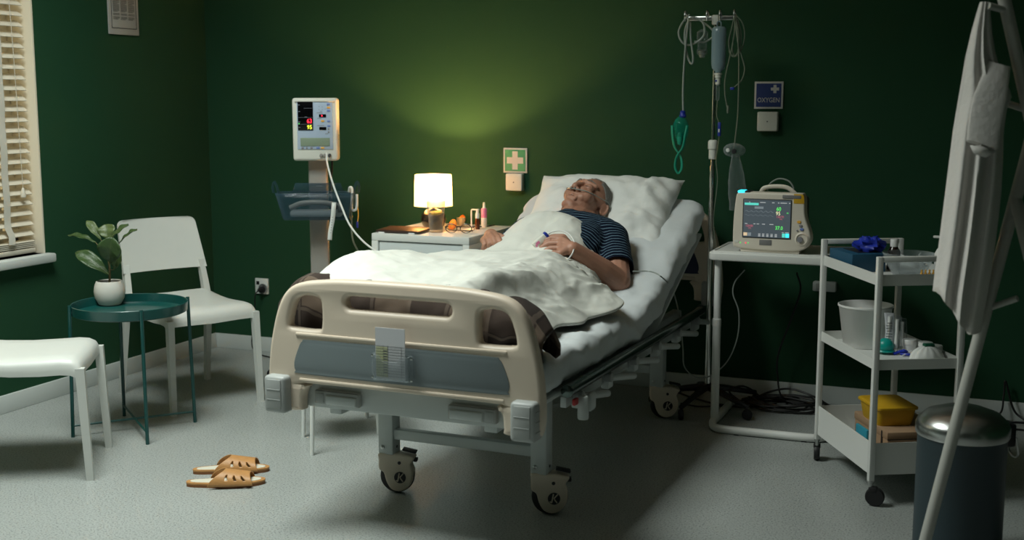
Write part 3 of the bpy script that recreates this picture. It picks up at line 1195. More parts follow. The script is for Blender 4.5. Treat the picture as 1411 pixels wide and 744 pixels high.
# ---- small cup, throat spray, pink bottle
p = onz(635, 313, CZ)
t = thing('medicine_cup', 'small frosted plastic medicine cup on the cabinet', 'cup', (p.x, p.y, CZ))
MB().lathe([(.015, 0), (.017, .001), (.0205, .044), (.0215, .045), (.0195, .044), (.016, .004), (1e-6, .004)], 28).build('cup', 'cup_clear', t, 50)
p = onz(658, 316, CZ)
t = thing('throat_spray', 'small amber throat spray bottle with a white side nozzle', 'bottle', (p.x, p.y, CZ))
MB().lathe([(.0105, 0), (.0115, .002), (.0115, .042), (.008, .050), (.008, .054)], 22).build('bottle', 'amber', t, 50)
MB().lathe([(.010, .052), (.010, .074), (.007, .078), (.007, .088), (.009, .089), (.009, .095), (1e-6, .0955)], 20).build('pump', 'bottle_white', t, 40)
MB().tube([(-.003, 0, .092), (-.028, 0, .092), (-.031, 0, .088), (-.031, 0, .006)], .0036, 8).build('nozzle', 'bottle_white', t)
p = onz(667, 313, CZ)
t = thing('pink_bottle', 'white dropper bottle with pink band and pointed tip', 'bottle', (p.x, p.y, CZ))
MB().lathe([(.013, 0), (.014, .002), (.014, .048)], 22).build('bottle', 'bottle_white', t, 50)
MB().lathe([(.0142, .046), (.0142, .087), (.010, .091)], 22).build('label_band', 'pink_label', t, 50)
MB().lathe([(.010, .090), (.0065, .094), (.0045, .118), (1e-6, .119)], 18).build('tip', 'bottle_white', t, 50)

# ================================================================== WALL SIGNS AND BOXES
def sign(name, label, x0, x1, z0, z1, m):
    t = thing(name, label, 'sign', ((x0 + x1) / 2, 0, (z0 + z1) / 2))
    wd, ht = x1 - x0, z1 - z0
    MB().box((0, -.004, 0), (wd, .008, ht), .0015).build('board', 'sign_white', t)
    MB().box((0, -.0085, 0), (wd - .017, .002, ht - .017)).build('field', m, t, None)
    return t, wd, ht


a, b_ = ony(694.5, 203.5), ony(727, 238.5)
t, wd, ht = sign('first_aid_sign', 'green first aid sign with a white cross above the bedside cabinet', a.x, b_.x, b_.z, a.z, 'sign_green')
b = MB().box((0, -.0098, .0), (.085, .0015, .030))
b.box((0, -.0099, 0), (.028, .0015, .088))
b.build('cross', 'sign_white', t, None)
a, b_ = ony(1040.5, 112.5), ony(1079, 150)
t, wd, ht = sign('oxygen_sign', 'blue square sign reading OXYGEN with a small white cross', a.x, b_.x, b_.z, a.z, 'sign_blue')
text_mb('OXYGEN', .029, lambda x, y, z: V((x, -.0102, y - .022)), .0002, .83).build('lettering', 'sign_white', t, None)
b = MB().box((.027, -.0098, .027), (.036, .0015, .013))
b.box((.027, -.0099, .027), (.013, .0015, .036))
b.build('cross', 'sign_white', t, None)
for (q0, q1, lab) in [((696.5, 239), (719, 263.5), 'white junction box mounted under the green first aid sign'), ((1043.5, 154), (1071, 181), 'white junction box mounted under the blue oxygen sign')]:
    a, b_ = ony(*q0, -.035), ony(*q1, -.035)
    t = thing('junction_box', lab, 'wall box', ((a.x + b_.x) / 2, 0, (a.z + b_.z) / 2), 0, 'junction boxes under the wall signs')
    wd, ht = b_.x - a.x, a.z - b_.z
    MB().box((0, -.018, 0), (wd, .036, ht), .006, 3).build('cover', 'device_white', t)
    MB().lathe([(.003, 0), (.003, .0015), (1e-6, .0015)], 12, (0, -.036, 0), M.Rotation(R(90), 4, 'X')).build('screw', 'print_grey', t)
a, b_ = ony(1122, 388, -.03), ony(1150, 402, -.03)
t = thing('cable_box', 'low white cable box on the wall behind the cart', 'wall box', ((a.x + b_.x) / 2, 0, (a.z + b_.z) / 2))
MB().box((0, -.02, 0), (.10, .04, .042), .005).build('cover', 'frame_white', t)
MB().box((-.02, -.041, 0), (.03, .003, .03), .001).build('socket', 'bumper_grey', t)

# ================================================================== HOSPITAL BED (local x across, y foot to head)
BED, BRZ = (2.33, -2.30, 0), R(-1.3)
bed = thing('hospital_bed', 'cream and grey adjustable hospital bed the person lies on', 'bed', BED, BRZ)


BMI = (M.Translation(V(BED)) @ M.Rotation(BRZ, 4, 'Z')).inverted()


def bl(x, y, v):
    """point in bed coordinates seen at a pixel, at distance v from the foot end"""
    o, d = BMI @ CAM, BMI.to_3x3() @ ray(x, y)
    return o + d * ((v - o.y) / d.y)


def mirror(half):
    return half + [(-x, z) for x, z in reversed(half)]


def smooth2(pts, n=4):
    return [(p.x, p.y) for p in crom([(x, z, 0) for x, z in pts], n, True)]


half = [(-.29, .478), (-.322, .470), (-.341, .442), (-.345, .405), (-.352, .388), (-.44, .386), (-.462, .40), (-.470, .46), (-.463, .56), (-.447, .645), (-.425, .715),
        (-.395, .765), (-.35, .793), (-.27, .806), (-.15, .813)]
outer = smooth2(mirror(half), 4)
hole_l = smooth2([(-.386, .668), (-.374, .652), (-.285, .650), (-.268, .665), (-.268, .735), (-.283, .753), (-.325, .756), (-.357, .745), (-.374, .715)], 3)
hole_r = [(-x, z) for x, z in hole_l]
slot = rrect(-.183, .722, .180, .764, .0205, 6)


def board(name, y0, dz, panel_mat, parent, front=-1):
    mp = lambda x, y, z: (x, y0 + z, y + dz)
    fb = plate([outer, hole_l, hole_r, slot], .046, .014, mp, 3).build(name, 'bed_beige', parent, 50)
    tr = smooth2([(-.300, .619), (-.335, .613), (-.350, .590), (-.366, .545), (-.362, .518), (-.335, .509), (0, .507), (.335, .509), (.362, .518), (.366, .545), (.350, .590), (.335, .613), (.30, .619), (0, .621)], 3)
    yf = y0 + front * .0235
    plate([tr], .004, .0015, lambda x, y, z: (x, yf + z, y + dz), 1).build('colour_panel', panel_mat, fb, 40)
    MB().box((0, yf + .002, .490 + dz), (.70, .012, .012), .005).build('ridge', 'bed_beige', fb)
    MB().box((0, yf + .003, .634 + dz), (.72, .014, .012), .005).build('ridge', 'bed_beige', fb)
    return fb


fb = board('footboard', .025, 0, 'panel_slate', bed)
hb = board('headboard', 2.12, .075, mat('panel_navy', (.012, .018, .055), .45), bed, -1)
# corner bumpers
for s in (-1, 1):
    bp = MB().box((s * .421, .000, .442), (.078, .070, .118), .012, 3).build('corner_bumper', 'bumper_grey', bed)
    MB().box((s * .421, -.0350, .444), (.052, .006, .094), .002).build('bumper_pad', 'bumper_grey', bp)
    for k in range(2):
        MB().box((s * .421, -.0385, .427 + .032 * k), (.050, .002, .003), .001).build('rib', 'bumper_grey', bp)
    for k in range(3):
        MB().box((s * .4605, .0, .412 + .03 * k), (.003, .05, .004), .001).build('rib', 'bumper_grey', bp)
    MB().box((s * .421, 2.12, .50), (.078, .08, .11), .012, 3).build('corner_bumper', 'bumper_grey', bed)
# foot end plate with two latches
MB().box((0, .055, .440), (.77, .014, .092), .004).build('end_plate', 'frame_white', bed)
for s in (-1, 1):
    lt = MB().box((s * .233, .038, .432), (.16, .024, .046), .006, 3).build('latch_box', 'bumper_grey', bed)
    MB().box((s * .215, .026, .428), (.11, .012, .030), .005, 3).build('latch_grip', 'frame_white', lt)
    MB().box((s * .292, .027, .432), (.03, .008, .030), .003).build('latch_button', 'bumper_grey', lt)
    MB().box((s * .233, .0285, .4535), (.150, .001, .0015)).build('latch_gap', 'plastic_black', lt)
# chassis
for s in (-1, 1):
    MB().box((s * .27, 1.09, .392), (.045, 2.02, .05), .006).build('side_beam', 'frame_white', bed)
for y in (.45, 1.77):
    MB().box((0, y, .392), (.54, .05, .045), .005).build('cross_beam', 'frame_white', bed)
    MB().box((0, y, .212), (.54, .036, .036), .004).build('cross_beam', 'frame_white', bed)
    for s in (-1, 1):
        pst = MB().box((s * .285, y, .262), (.058, .058, .245), .006).build('post', 'frame_white', bed)
        MB().lathe([(.007, 0), (.007, .004), (1e-6, .006)], 12, (s * .285 - .01, y - .029, .165), M.Rotation(R(90), 4, 'X')).build('bolt', 'steel', pst)
        MB().lathe([(.005, 0), (.005, .001), (1e-6, .001)], 12, (s * .285 + .0295, y + .0, .165), M.Rotation(R(90), 4, 'Y')).build('bolt', 'plastic_black', pst)
# castors
cas_out = smooth2([(-.030, .143), (-.034, .120), (-.033, .088), (-.016, .074), (-.008, .045), (.008, .018), (.035, .008), (.064, .018), (.083, .045), (.086, .078), (.078, .105), (.092, .128), (.070, .138), (.035, .143)], 3)


def make_castor(x, y, rz):
    mx = M.Translation((x, y, 0)) @ rotz(rz)
    body = plate([cas_out], .058, .007, lambda a, b_, c: mx @ V((a, c, b_)), 2).build('castor', 'bed_beige', bed, 50)
    MB().lathe([(.02, -.017), (.052, -.017), (.0585, -.012), (.0605, 0), (.0585, .012), (.052, .017), (.02, .017)], 32, (0, 0, 0), mx @ M.Translation((.028, 0, .0605)) @ M.Rotation(R(90), 4, 'X')).build('wheel', 'rubber', body, 40)
    for sg in (-1, 1):
        MB().lathe([(.0205, 0), (.0205, .0012), (1e-6, .0012)], 24, (0, 0, 0), mx @ M.Translation((.042, sg * .0288, .060)) @ M.Rotation(R(90 if sg < 0 else -90), 4, 'X')).build('hub_disc', 'plastic_black', body, 40)
    b = MB()
    for (x0, z0, x1, z1) in [(.034, .046, .040, .076), (.041, .060, .054, .075), (.043, .058, .052, .046), (.034, .046, .028, .050)]:
        b.tube([mx @ V((x0, -.0302, z0)), mx @ V((x1, -.0302, z1))], .0022, 6)
    b.build('hub_mark', 'bed_beige', body)
    MB().lathe([(.006, 0), (.006, .001), (1e-6, .001)], 14, (0, 0, 0), mx @ M.Translation((.040, -.0292, .112)) @ M.Rotation(R(90), 4, 'X')).build('pin', 'plastic_black', body)
    MB().box((0, 0, 0), (.052, .030, .008), .003).add([], []).build('t', 'rubber') if False else None
    MB().box(mx @ V((.072, 0, .150)), (.05, .032, .008), .003, rot=rotz(rz) @ M.Rotation(R(12), 4, 'Y')).build('brake_pedal', 'rubber', body)
    MB().box(mx @ V((.092, 0, .118)), (.014, .026, .012), .003, rot=rotz(rz)).build('brake_lever', 'rubber', body)


for (x, y, rz) in [(-.285, .45, R(17)), (.285, .45, R(22)), (.285, 1.77, R(20)), (-.285, 1.77, R(40))]:
    make_castor(x, y, rz)
# folded side rails
for s in (-1, 1):
    sr = MB().tube([(s * .422, .33, .455), (s * .424, 1.93, .452)], .020, 14).build('side_rail', 'chrome_dark', bed)
    for y in (.325, 1.935):
        MB().lathe([(.0205, -.006), (.0205, .004), (.012, .008)], 14, (s * .422, y, .455), M.Rotation(R(90), 4, 'X')).build('rail_cap', 'chrome_dark', sr)
    MB().box((s * .395, 1.17, .408), (.022, 1.62, .036), .004).build('rail_beam', 'frame_white', sr)
    for k in range(6):
        y = .42 + .285 * k
        lk = MB().tube([(s * .432, y, .418), (s * .436, y + .25, .372)], .0125, 10).build('rail_link', 'frame_white', sr)
        MB().lathe([(.017, -.012), (.017, .012), (.010, .016)], 14, (s * .428, y, .420), M.Rotation(R(90), 4, 'Y')).build('pivot', 'bumper_grey', lk)
        MB().box((s * .415, y + .02, .402), (.03, .05, .05), .006).build('bracket', 'frame_white', lk)
    MB().box((s * .436, .36, .415), (.012, .032, .022), .004).build('release_lever', 'red_plastic', sr)
    MB().lathe([(.016, 0), (.018, .004), (.018, .07), (.014, .075)], 16, (s * .448, .40, .350)).build('release_housing', 'frame_white', sr)
    MB().box((s * .452, .47, .392), (.016, .055, .06), .012, 3).build('rail_lock', 'frame_white', sr)
# mattress platform
MB().box((0, .66, .446), (.80, 1.18, .014), .003).build('platform', 'frame_white', bed)
TH = R(25)
HV, HZ = 1.27, .575          # hinge of the mattress top
MB().box((0, HV + .36 * math.cos(TH) + .05, HZ - .125 + .36 * math.sin(TH)), (.80, .80, .014), .003, rot=M.Rotation(TH, 4, 'X')).build('back_platform', 'frame_white', bed)


def zm(v):
    """mattress top height"""
    d = v - HV
    return HZ + (.5 * (d + math.sqrt(d * d + .006))) * math.tan(TH)


# document holder and card
t = thing('document_holder', 'clear acrylic pocket fixed to the footboard', 'holder', BED, BRZ)
pk = plate([rrect(-.070, .522, .070, .604, .006)], .003, .0008, lambda x, y, z: (x - .005, -.0215 + z + .019 * 0, y), 1).build('back_plate', 'clear_plastic', t)
plate([[(-.058, .526), (.058, .526), (.058, .600), (.036, .600), (.022, .582), (-.026, .582), (-.040, .600), (-.058, .600)]], .003, .0008, lambda x, y, z: (x - .005, -.0335 + z, y), 1).build('front_plate', 'clear_plastic', t)
b = MB()
b.box((-.005, -.0275, .526), (.118, .012, .003))
for s in (-1, 1):
    b.box((-.005 + s * .058, -.0275, .563), (.003, .012, .075))
b.build('pocket_edge', 'clear_plastic', t)
for s in (-1, 1):
    for z in (.530, .596):
        MB().lathe([(.004, 0), (.004, .002), (1e-6, .003)], 10, (-.005 + s * .066, -.0235, z), M.Rotation(R(90), 4, 'X')).build('screw', 'steel', t)
t = thing('record_card', 'white ruled record card standing in the clear pocket', 'card', BED, BRZ)
cdm = MB().box((-.008, -.0275, .606), (.100, .002, .155)).build('card', 'sheet_paper', t, None)
MB().box((-.036, -.0288, .580), (.040, .0004, .092)).build('shaded_columns', 'highlighter', cdm, None)
b = MB()
for k in range(12):
    b.box((-.008, -.0291, .628 - .0082 * k), (.098, .0003, .0009))
for x in (-.031, -.016, .030):
    b.box((x, -.0291, .583), (.0007, .0003, .096))
for k in range(9):
    b.box((-.024, -.0291, .614 - .0082 * k), (.012, .0003, .003))
ln = b.build('ruled_lines', 'print_grey', cdm, None)

# ------------------------------------------------------------------ mattress with fitted sheet
def bed_obj(o, label, cat):
    o.location = BED
    o.rotation_euler = (0, 0, BRZ)
    return tag(o, label, cat)


sec = rrect(-.405, -.118, .405, 0, .045, 5)
# denser across the top
def dens(sec, step=.035):
    out = []
    for i, (x, y) in enumerate(sec):
        x2, y2 = sec[(i + 1) % len(sec)]
        L = math.hypot(x2 - x, y2 - y)
        k = max(1, int(L / step))
        for j in range(k):
            out.append((x + (x2 - x) * j / k, y + (y2 - y) * j / k))
    return out


sec = dens(sec, .02)
P = []
NV = 110
L_all = 2.0
for i in range(NV + 1):
    v = .058 + 1.955 * i / NV
    sl = (zm(v + .01) - zm(v - .01)) / .02
    th_ = math.atan(sl)
    endf = min(1, min(i, NV - i) / 3)
    row = []
    for x, y in sec:
        shrink = .955 + .045 * math.sin(endf * math.pi / 2)
        yy = y if y > -.06 else y
        wr = 0
        # sheet wrinkles: diagonal folds on the right flank and the seat area
        q = V((x * 3.2 + v * 1.3, v * 5.5 - x * 4, 2.1))
        amp = .008 + .020 * max(0, min(1, (x - .15) / .25)) * max(0, 1 - abs(v - 1.1) / 1.0)
        wr = amp * fbm(q, 3) + .004 * fbm(V((x * 9, v * 14, y * 9)), 2) + .007 * (1 - abs(noise.noise(V((x * 9 + v * 7, v * 9 - x * 12, 4.4))))) ** 4 * max(0, min(1, (x - .05) / .15))
        tx = x * shrink * (1 + .012 * fbm(V((v * 4, y * 10, x)), 2))
        off = y * (.9 + .1 * endf) + (wr if y > -.055 else wr * .6)
        side = (1 if abs(x) > .38 else 0) * (.022 * fbm(V((v * 7, y * 10 + v * 4, 5)), 4))
        row.append(V((tx + math.copysign(side, x), v - math.sin(th_) * off, zm(v) + math.cos(th_) * off)))
    P.append(row)
mm = MB().grid(P, True)
mm.f += [tuple(range(len(sec) - 1, -1, -1)), tuple(NV * len(sec) + k for k in range(len(sec)))]
bed_obj(mm.build('mattress', 'sheet', None, 60), 'mattress in a pale grey fitted sheet with its back end raised', 'mattress')

# ------------------------------------------------------------------ pillow
def make_pillow():
    O = V((-.02, 1.865, .862))
    e1 = V((.99, .03, .0)).normalized()
    e2 = V((0, math.cos(R(36)), math.sin(R(36))))
    e2 = (e2 - e1 * e2.dot(e1)).normalized()
    nn = e1.cross(e2)
    hw, hh, T = .325, .235, .105
    N = 46
    rows_t, rows_b = [], []
    for i in range(N + 1):
        t_ = -1 + 2 * i / N
        rt, rb = [], []
        for j in range(N + 1):
            s_ = -1 + 2 * j / N
            # concave edges, pointed corners
            x = s_ * hw * (1 - .055 * (1 - t_ * t_) * 1.0) * 1.02
            y = t_ * hh * (1 - .06 * (1 - s_ * s_)) * 1.02
            prof = max(0, (1 - s_ ** 6)) ** .55 * max(0, (1 - t_ ** 6)) ** .55
            body = (max(0, 1 - s_ * s_ * .75) * max(0, 1 - t_ * t_ * .75)) ** .5
            h = T * prof * body
            dent = .070 * math.exp(-(((x - .01) / .12) ** 2 + ((y + .075) / .13) ** 2))
            wr = .015 * prof * fbm(V((x * 9 + y * 7, y * 11 - x * 3, 3)), 4) * (1 + 1.6 * max(0, s_ - .1))
            # flap folded over near the right end
            flap = .013 * max(0, min(1, (s_ - .62 + .06 * t_) / .05)) * prof
            edge = .006 * math.sin(t_ * 9 + s_ * 3)
            rt.append(O + e1 * (x + edge * .4) + e2 * (y + .004 * math.sin(s_ * 11)) + nn * (h - dent * prof + wr + flap))
            rb.append(O + e1 * (x + edge * .4) + e2 * (y + .004 * math.sin(s_ * 11)) + nn * (-h * .55 - .001))
        rows_t.append(rt)
        rows_b.append(rb)
    m = MB().grid(rows_t)
    m.grid(rows_b)
    o2 = (N + 1) ** 2
    nC = N + 1
    rim = list(range(nC)) + [i * nC + N for i in range(1, nC)] + [N * nC + j for j in range(N - 1, -1, -1)] + [i * nC for i in range(N - 1, 0, -1)]
    for a, b_ in zip(rim, rim[1:] + rim[:1]):
        m.f.append((a, b_, b_ + o2, a + o2))
    return m.build('pillow', 'pillowcase', None, 70)


bed_obj(make_pillow(), 'plump white pillow under the head of the lying person', 'pillow')

# ================================================================== PERSON
U = V((.30, .78, .55)).normalized()
F0 = V((-.12, -.57, .82))
Fd = (F0 - U * F0.dot(U)).normalized()
Ld = U.cross(Fd)
HC = V((-.052, 1.795, .906))
HM = M.Translation(HC) @ M.Identity(4) @ M(((Ld.x, Fd.x, U.x, 0), (Ld.y, Fd.y, U.y, 0), (Ld.z, Fd.z, U.z, 0), (0, 0, 0, 1))) @ M.Scale(1.07, 4)


def hp(x, y, z):
    return HM @ V((x, y, z))


person = thing('person', 'person in a navy striped T-shirt lying asleep on the hospital bed', 'person', BED, BRZ)
bd = MB()
# --- head
bd.ell(hp(0, -.012, .030), (.077, .096, .088), HM.to_3x3().to_4x4(), 28, 18)
bd.ell(hp(0, .022, -.040), (.066, .070, .076), HM.to_3x3().to_4x4(), 24, 16)
bd.ell(hp(0, .072, -.094), (.027, .022, .021), HM.to_3x3().to_4x4())
for s in (-1, 1):
    bd.capsule(hp(s * .055, -.004, -.058), hp(s * .012, .070, -.097), .024, .021)
    bd.ell(hp(s * .038, .062, -.030), (.030, .030, .034), HM.to_3x3().to_4x4())
    bd.ell(hp(s * .031, .080, .008), (.021, .016, .015), HM.to_3x3().to_4x4())
    bd.ell(hp(s * .020, .080, -.016), (.019, .018, .024), HM.to_3x3().to_4x4())
    bd.ell(hp(s * .030, .074, -.046), (.024, .020, .022), HM.to_3x3().to_4x4())
    bd.ell(hp(s * .0145, .102, -.036), (.0105, .012, .010), HM.to_3x3().to_4x4())
    bd.capsule(hp(s * .008, .088, .032), hp(s * .048, .072, .030), .013, .011)
    # ear
    em = HM @ M.Translation((s * .080, -.012, -.004)) @ M.Rotation(R(-12), 4, 'X') @ M.Rotation(R(s * 22), 4, 'Z')
    bd.ell(em.to_translation(), (.004, .015, .027), em.to_3x3().to_4x4())
    for k in range(9):
        a0, a1 = R(-70 + 28 * k), R(-70 + 28 * (k + 1))
        bd.capsule(em @ V((s * .006, -.015 * math.cos(a0 * .8) * 1.0, .026 * math.sin(a0 * .8))) if False else em @ V((s * .006, -.015 * math.sin(R(20 + 22 * k)), .026 * math.cos(R(20 + 22 * k)))),
                   em @ V((s * .008, -.015 * math.sin(R(20 + 22 * (k + 1))), .026 * math.cos(R(20 + 22 * (k + 1))))), .0042, .0042, 8, 3)
bd.capsule(hp(0, .088, .018), hp(0, .113, -.026), .0095, .0135)
bd.ell(hp(0, .112, -.031), (.0135, .014, .011), HM.to_3x3().to_4x4())
bd.capsule(hp(-.022, .086, -.060), hp(.022, .086, -.060), .0085, .0085)
bd.capsule(hp(-.019, .085, -.072), hp(.019, .085, -.072), .009, .009)
for s in (-1, 1):
    bd.capsule(hp(0, .094, -.0605), hp(s * .022, .083, -.064), .0065, .005)
bd.ell(hp(0, .080, -.048), (.026, .016, .014), HM.to_3x3().to_4x4())
# --- neck, torso
PXO = -.045
NB = V((-.062, 1.585, .815))
bd.capsule(hp(0, -.015, -.055), NB, .066, .075)
bd.capsule(hp(0, .064, -.090), hp(0, .030, -.100), .026, .038)
bd.ell(hp(0, .034, -.092), (.050, .036, .036), HM.to_3x3().to_4x4())
bd.capsule(hp(0, .032, -.085), NB + V((0, .0, .035)), .040, .040)
for s in (-1, 1):
    bd.capsule((PXO + s * .085, 1.10, .655), (PXO + s * .070, 1.28, .678), .086, .093)
    bd.capsule((PXO + s * .070, 1.28, .683), (PXO + s * .095, 1.46, .755), .095, .098)
    bd.capsule((PXO + s * .095, 1.46, .755), (PXO + s * .105, 1.54, .790), .098, .075)
    bd.capsule((PXO + s * .03, 1.575, .825), (PXO + s * .175, 1.55, .792), .062, .066)
    bd.capsule((PXO + s * .03, 1.625, .845), (PXO + s * .150, 1.575, .815), .040, .050)
bd.ell((PXO, 1.27, .695), (.14, .15, .103))
# --- legs
for s in (-1, 1):
    bd.capsule((PXO * .7 + s * .095, 1.08, .655), (s * .12 - .02, .66, .690), .080, .060)
    bd.capsule((s * .12 - .02, .66, .690), (s * .115, .27, .635), .058, .040)
    bd.capsule((s * .115, .27, .630), (s * .135, .250, .715), .036, .028)
# --- arms
SH_L, EL_L, WR_L = V((.147, 1.548, .786)), bl(852, 388, 1.34), bl(789, 343, 1.175)
bd.capsule(SH_L, EL_L, .062, .049)
bd.capsule(EL_L, EL_L.lerp(WR_L, .35), .048, .047)
bd.capsule(EL_L.lerp(WR_L, .35), WR_L, .047, .030)
SH_R, EL_R, WR_R = V((-.237, 1.548, .786)), V((-.370, 1.45, .650)), bl(676.5, 325, 1.36)
bd.capsule(SH_R, EL_R, .060, .046)
bd.capsule(EL_R, WR_R, .045, .030)


def chain(pts, rs):
    for a, b_, r0, r1 in zip(pts, pts[1:], rs, rs[1:]):
        bd.capsule(a, b_, r0, r1, 10, 4)


# left hand: palm down over the belly, fingers closed round the sensor box, thumb along its top
hx_ = lambda x, y, v: bl(682 + x / 5.98, 248 + y / 5.98, v)
wl = WR_L
kn = [hx_(548, 488, 1.205), hx_(545, 520, 1.185), hx_(540, 562, 1.16), hx_(540, 602, 1.135)]
for k in kn:
    bd.capsule(wl + V((-.008, 0, .004)), k, .024, .0140)
bd.capsule(kn[0], kn[3], .0145, .0135)
fing = [
    [kn[0], hx_(475, 478, 1.20), hx_(425, 492, 1.19), hx_(400, 512, 1.188)],
    [kn[1], hx_(445, 522, 1.178), hx_(385, 556, 1.168), hx_(368, 580, 1.167)],
    [kn[2], hx_(455, 562, 1.152), hx_(408, 590, 1.145), hx_(395, 610, 1.145)],
    [kn[3], hx_(485, 598, 1.128), hx_(455, 618, 1.122), hx_(446, 634, 1.122)],
]
for i, f_ in enumerate(fing):
    k = (1, 1.04, 1.0, .9)[i]
    chain(f_, [.0128 * k, .0112 * k, .0102 * k, .0090 * k])
chain([wl + V((-.012, .022, -.004)), hx_(560, 478, 1.235), hx_(490, 470, 1.235), hx_(440, 476, 1.225)], [.020, .017, .0135, .011])
# right hand: drooping over the cover edge towards the foot end, thumb to the side
hr_ = lambda x, y, v: bl(539 + x / 6.985, 247 + y / 6.98, v)
wr = WR_R
knr = [hr_(1005, 545, 1.300), hr_(960, 545, 1.295), hr_(920, 563, 1.295), hr_(888, 588, 1.30)]
for k in knr:
    bd.capsule(wr, k, .026, .0145)
bd.capsule(knr[0], knr[3], .014, .013)
fr_ = [
    [knr[0], hr_(1035, 568, 1.262), hr_(1050, 600, 1.245), hr_(1048, 622, 1.245)],
    [knr[1], hr_(985, 572, 1.255), hr_(1000, 608, 1.238), hr_(996, 632, 1.238)],
    [knr[2], hr_(935, 586, 1.258), hr_(946, 618, 1.242), hr_(940, 640, 1.242)],
    [knr[3], hr_(893, 606, 1.268), hr_(896, 632, 1.255), hr_(890, 650, 1.255)],
]
for i, f_ in enumerate(fr_):
    k = (.98, 1.02, 1.0, .88)[i]
    chain(f_, [.0135 * k, .0122 * k, .0112 * k, .0095 * k])
chain([wr + V((.014, -.016, .004)), hr_(1040, 550, 1.325), hr_(1080, 562, 1.31), hr_(1112, 574, 1.30)], [.019, .0155, .0125, .0095])
me = remesh(bd, .0032, 3, .5)
body = finish('body', me, 'skin', person, 180)

# --- T-shirt: swollen torso and upper arms, cut at hem, sleeves and collar
ts = MB()
g = .011
for s in (-1, 1):
    ts.capsule((PXO + s * .080, 1.12, .652), (PXO + s * .070, 1.28, .678), .086 + g, .093 + g)
    ts.capsule((PXO + s * .070, 1.28, .683), (PXO + s * .095, 1.46, .755), .095 + g, .098 + g)
    ts.capsule((PXO + s * .095, 1.46, .755), (PXO + s * .105, 1.54, .790), .098 + g, .075 + g)
    ts.capsule((PXO + s * .03, 1.575, .825), (PXO + s * .175, 1.55, .792), .062 + g, .066 + g)
    ts.capsule((PXO + s * .03, 1.622, .845), (PXO + s * .150, 1.575, .815), .040 + g, .050 + g)
    a, b_ = (SH_L, EL_L) if s > 0 else (SH_R, EL_R)
    ts.capsule(a, a.lerp(b_, .80), .062 + g, .058 + g)
ts.ell((PXO, 1.27, .695), (.14 + g, .15 + g, .103 + g))
ts.capsule(NB, NB.lerp(hp(0, -.015, -.055), .35), .075 + g, .071 + g)
me = remesh(ts, .006, 6, .5)
b = bmesh.new()
b.from_mesh(me)


def cut(b, co, no):
    bmesh.ops.bisect_plane(b, geom=list(b.verts) + list(b.edges) + list(b.faces), plane_co=co, plane_no=no, clear_outer=True)


cut(b, V((0, 1.14, 0)), V((0, -1, 0)))
nd = (hp(0, -.015, -.055) - NB).normalized()
# collar plane
bmesh.ops.bisect_plane(b, geom=list(b.verts) + list(b.edges) + list(b.faces), plane_co=NB + nd * .052 + V((0, 0, 0)), plane_no=(nd + V((0, 0, .25))).normalized(), clear_outer=True)
for s in (-1, 1):
    a, c_ = (SH_L, EL_L) if s > 0 else (SH_R, EL_R)
    d = (c_ - a).normalized()
    pc = a + d * ((c_ - a).length * .72)
    fsub = [f_ for f_ in b.faces if (f_.calc_center_median() - (pc + d * ((f_.calc_center_median() - pc).dot(d)))).length < .10 and (f_.calc_center_median().x - PXO) * s > .165]
    vsub = list({v for f_ in fsub for v in f_.verts})
    esub = list({e_ for f_ in fsub for e_ in f_.edges})
    bmesh.ops.bisect_plane(b, geom=vsub + esub + fsub, plane_co=pc, plane_no=d, clear_outer=True)
# ripples
b.normal_update()
for v in b.verts:
    q = V((v.co.x * 10, v.co.y * 16 + v.co.x * 5, v.co.z * 12))
    v.co += v.normal * (.004 * fbm(q, 3))
me2 = bpy.data.meshes.new('t_shirt')
b.to_mesh(me2)
b.free()
at = me2.attributes.new('stripe', 'FLOAT', 'POINT')
sd = V((0, math.cos(TH * .75), math.sin(TH * .75)))
vals = []
for v in me2.vertices:
    p = v.co
    s = 1 if p.x > PXO else -1
    a, c_ = (SH_L, EL_L) if s > 0 else (SH_R, EL_R)
    d = (c_ - a).normalized()
    k = max(0, min(1, ((p.x - PXO) * s - (.155 - .35 * (p.y - 1.5))) / .001))
    vals.append((p - a).dot(d) if k > .5 else p.dot(sd) + .05 * abs(p.x))
at.data.foreach_set('value', vals)
sh = finish('t_shirt', me2, 'stripes', person, 180)
md = sh.modifiers.new('thick', 'SOLIDIFY')
md.thickness = .003
# collar band
ring = []
c0 = NB + nd * .050
ax = (nd + V((0, 0, .25))).normalized()
e1 = V((1, 0, 0))
e1 = (e1 - ax * e1.dot(ax)).normalized()
e2 = ax.cross(e1)

# --- hair: short grey, a cap over skull and nape that stops at the hairline
hm = MB()
N1, N2 = 150, 96
rows = []
for i in range(N2 + 1):
    ph = math.pi * i / N2
    row = []
    for j in range(N1):
        a = 2 * math.pi * j / N1
        d = V((math.sin(ph) * math.cos(a), math.sin(ph) * math.sin(a), math.cos(ph)))
        r_ = 1.04 + .02 * fbm(d * 7, 3)
        row.append(V((d.x * .077 * r_, -.012 + d.y * .0965 * r_, .030 + d.z * .089 * r_)))
    rows.append(row)
fs = []
keep = lambda p: (p.z > .022 + .9 * max(0, p.y) and p.y < .052) or (p.y < -.026 and p.z > -.055) or p.z > .100
for i in range(N2):
    for j in range(N1):
        k = (j + 1) % N1
        ids = (i * N1 + j, i * N1 + k, (i + 1) * N1 + k, (i + 1) * N1 + j)
        c_ = (rows[i][j] + rows[i][k] + rows[i + 1][k] + rows[i + 1][j]) / 4
        if keep(c_ + V((0, .007, .007)) * fbm(c_ * 60, 3)):
            fs.append(ids)
hm.add([p for r_ in rows for p in r_], fs, HM)
ho = hm.build('hair', 'hair_grey', person, 180)
ho.modifiers.new('thick', 'SOLIDIFY').thickness = .006
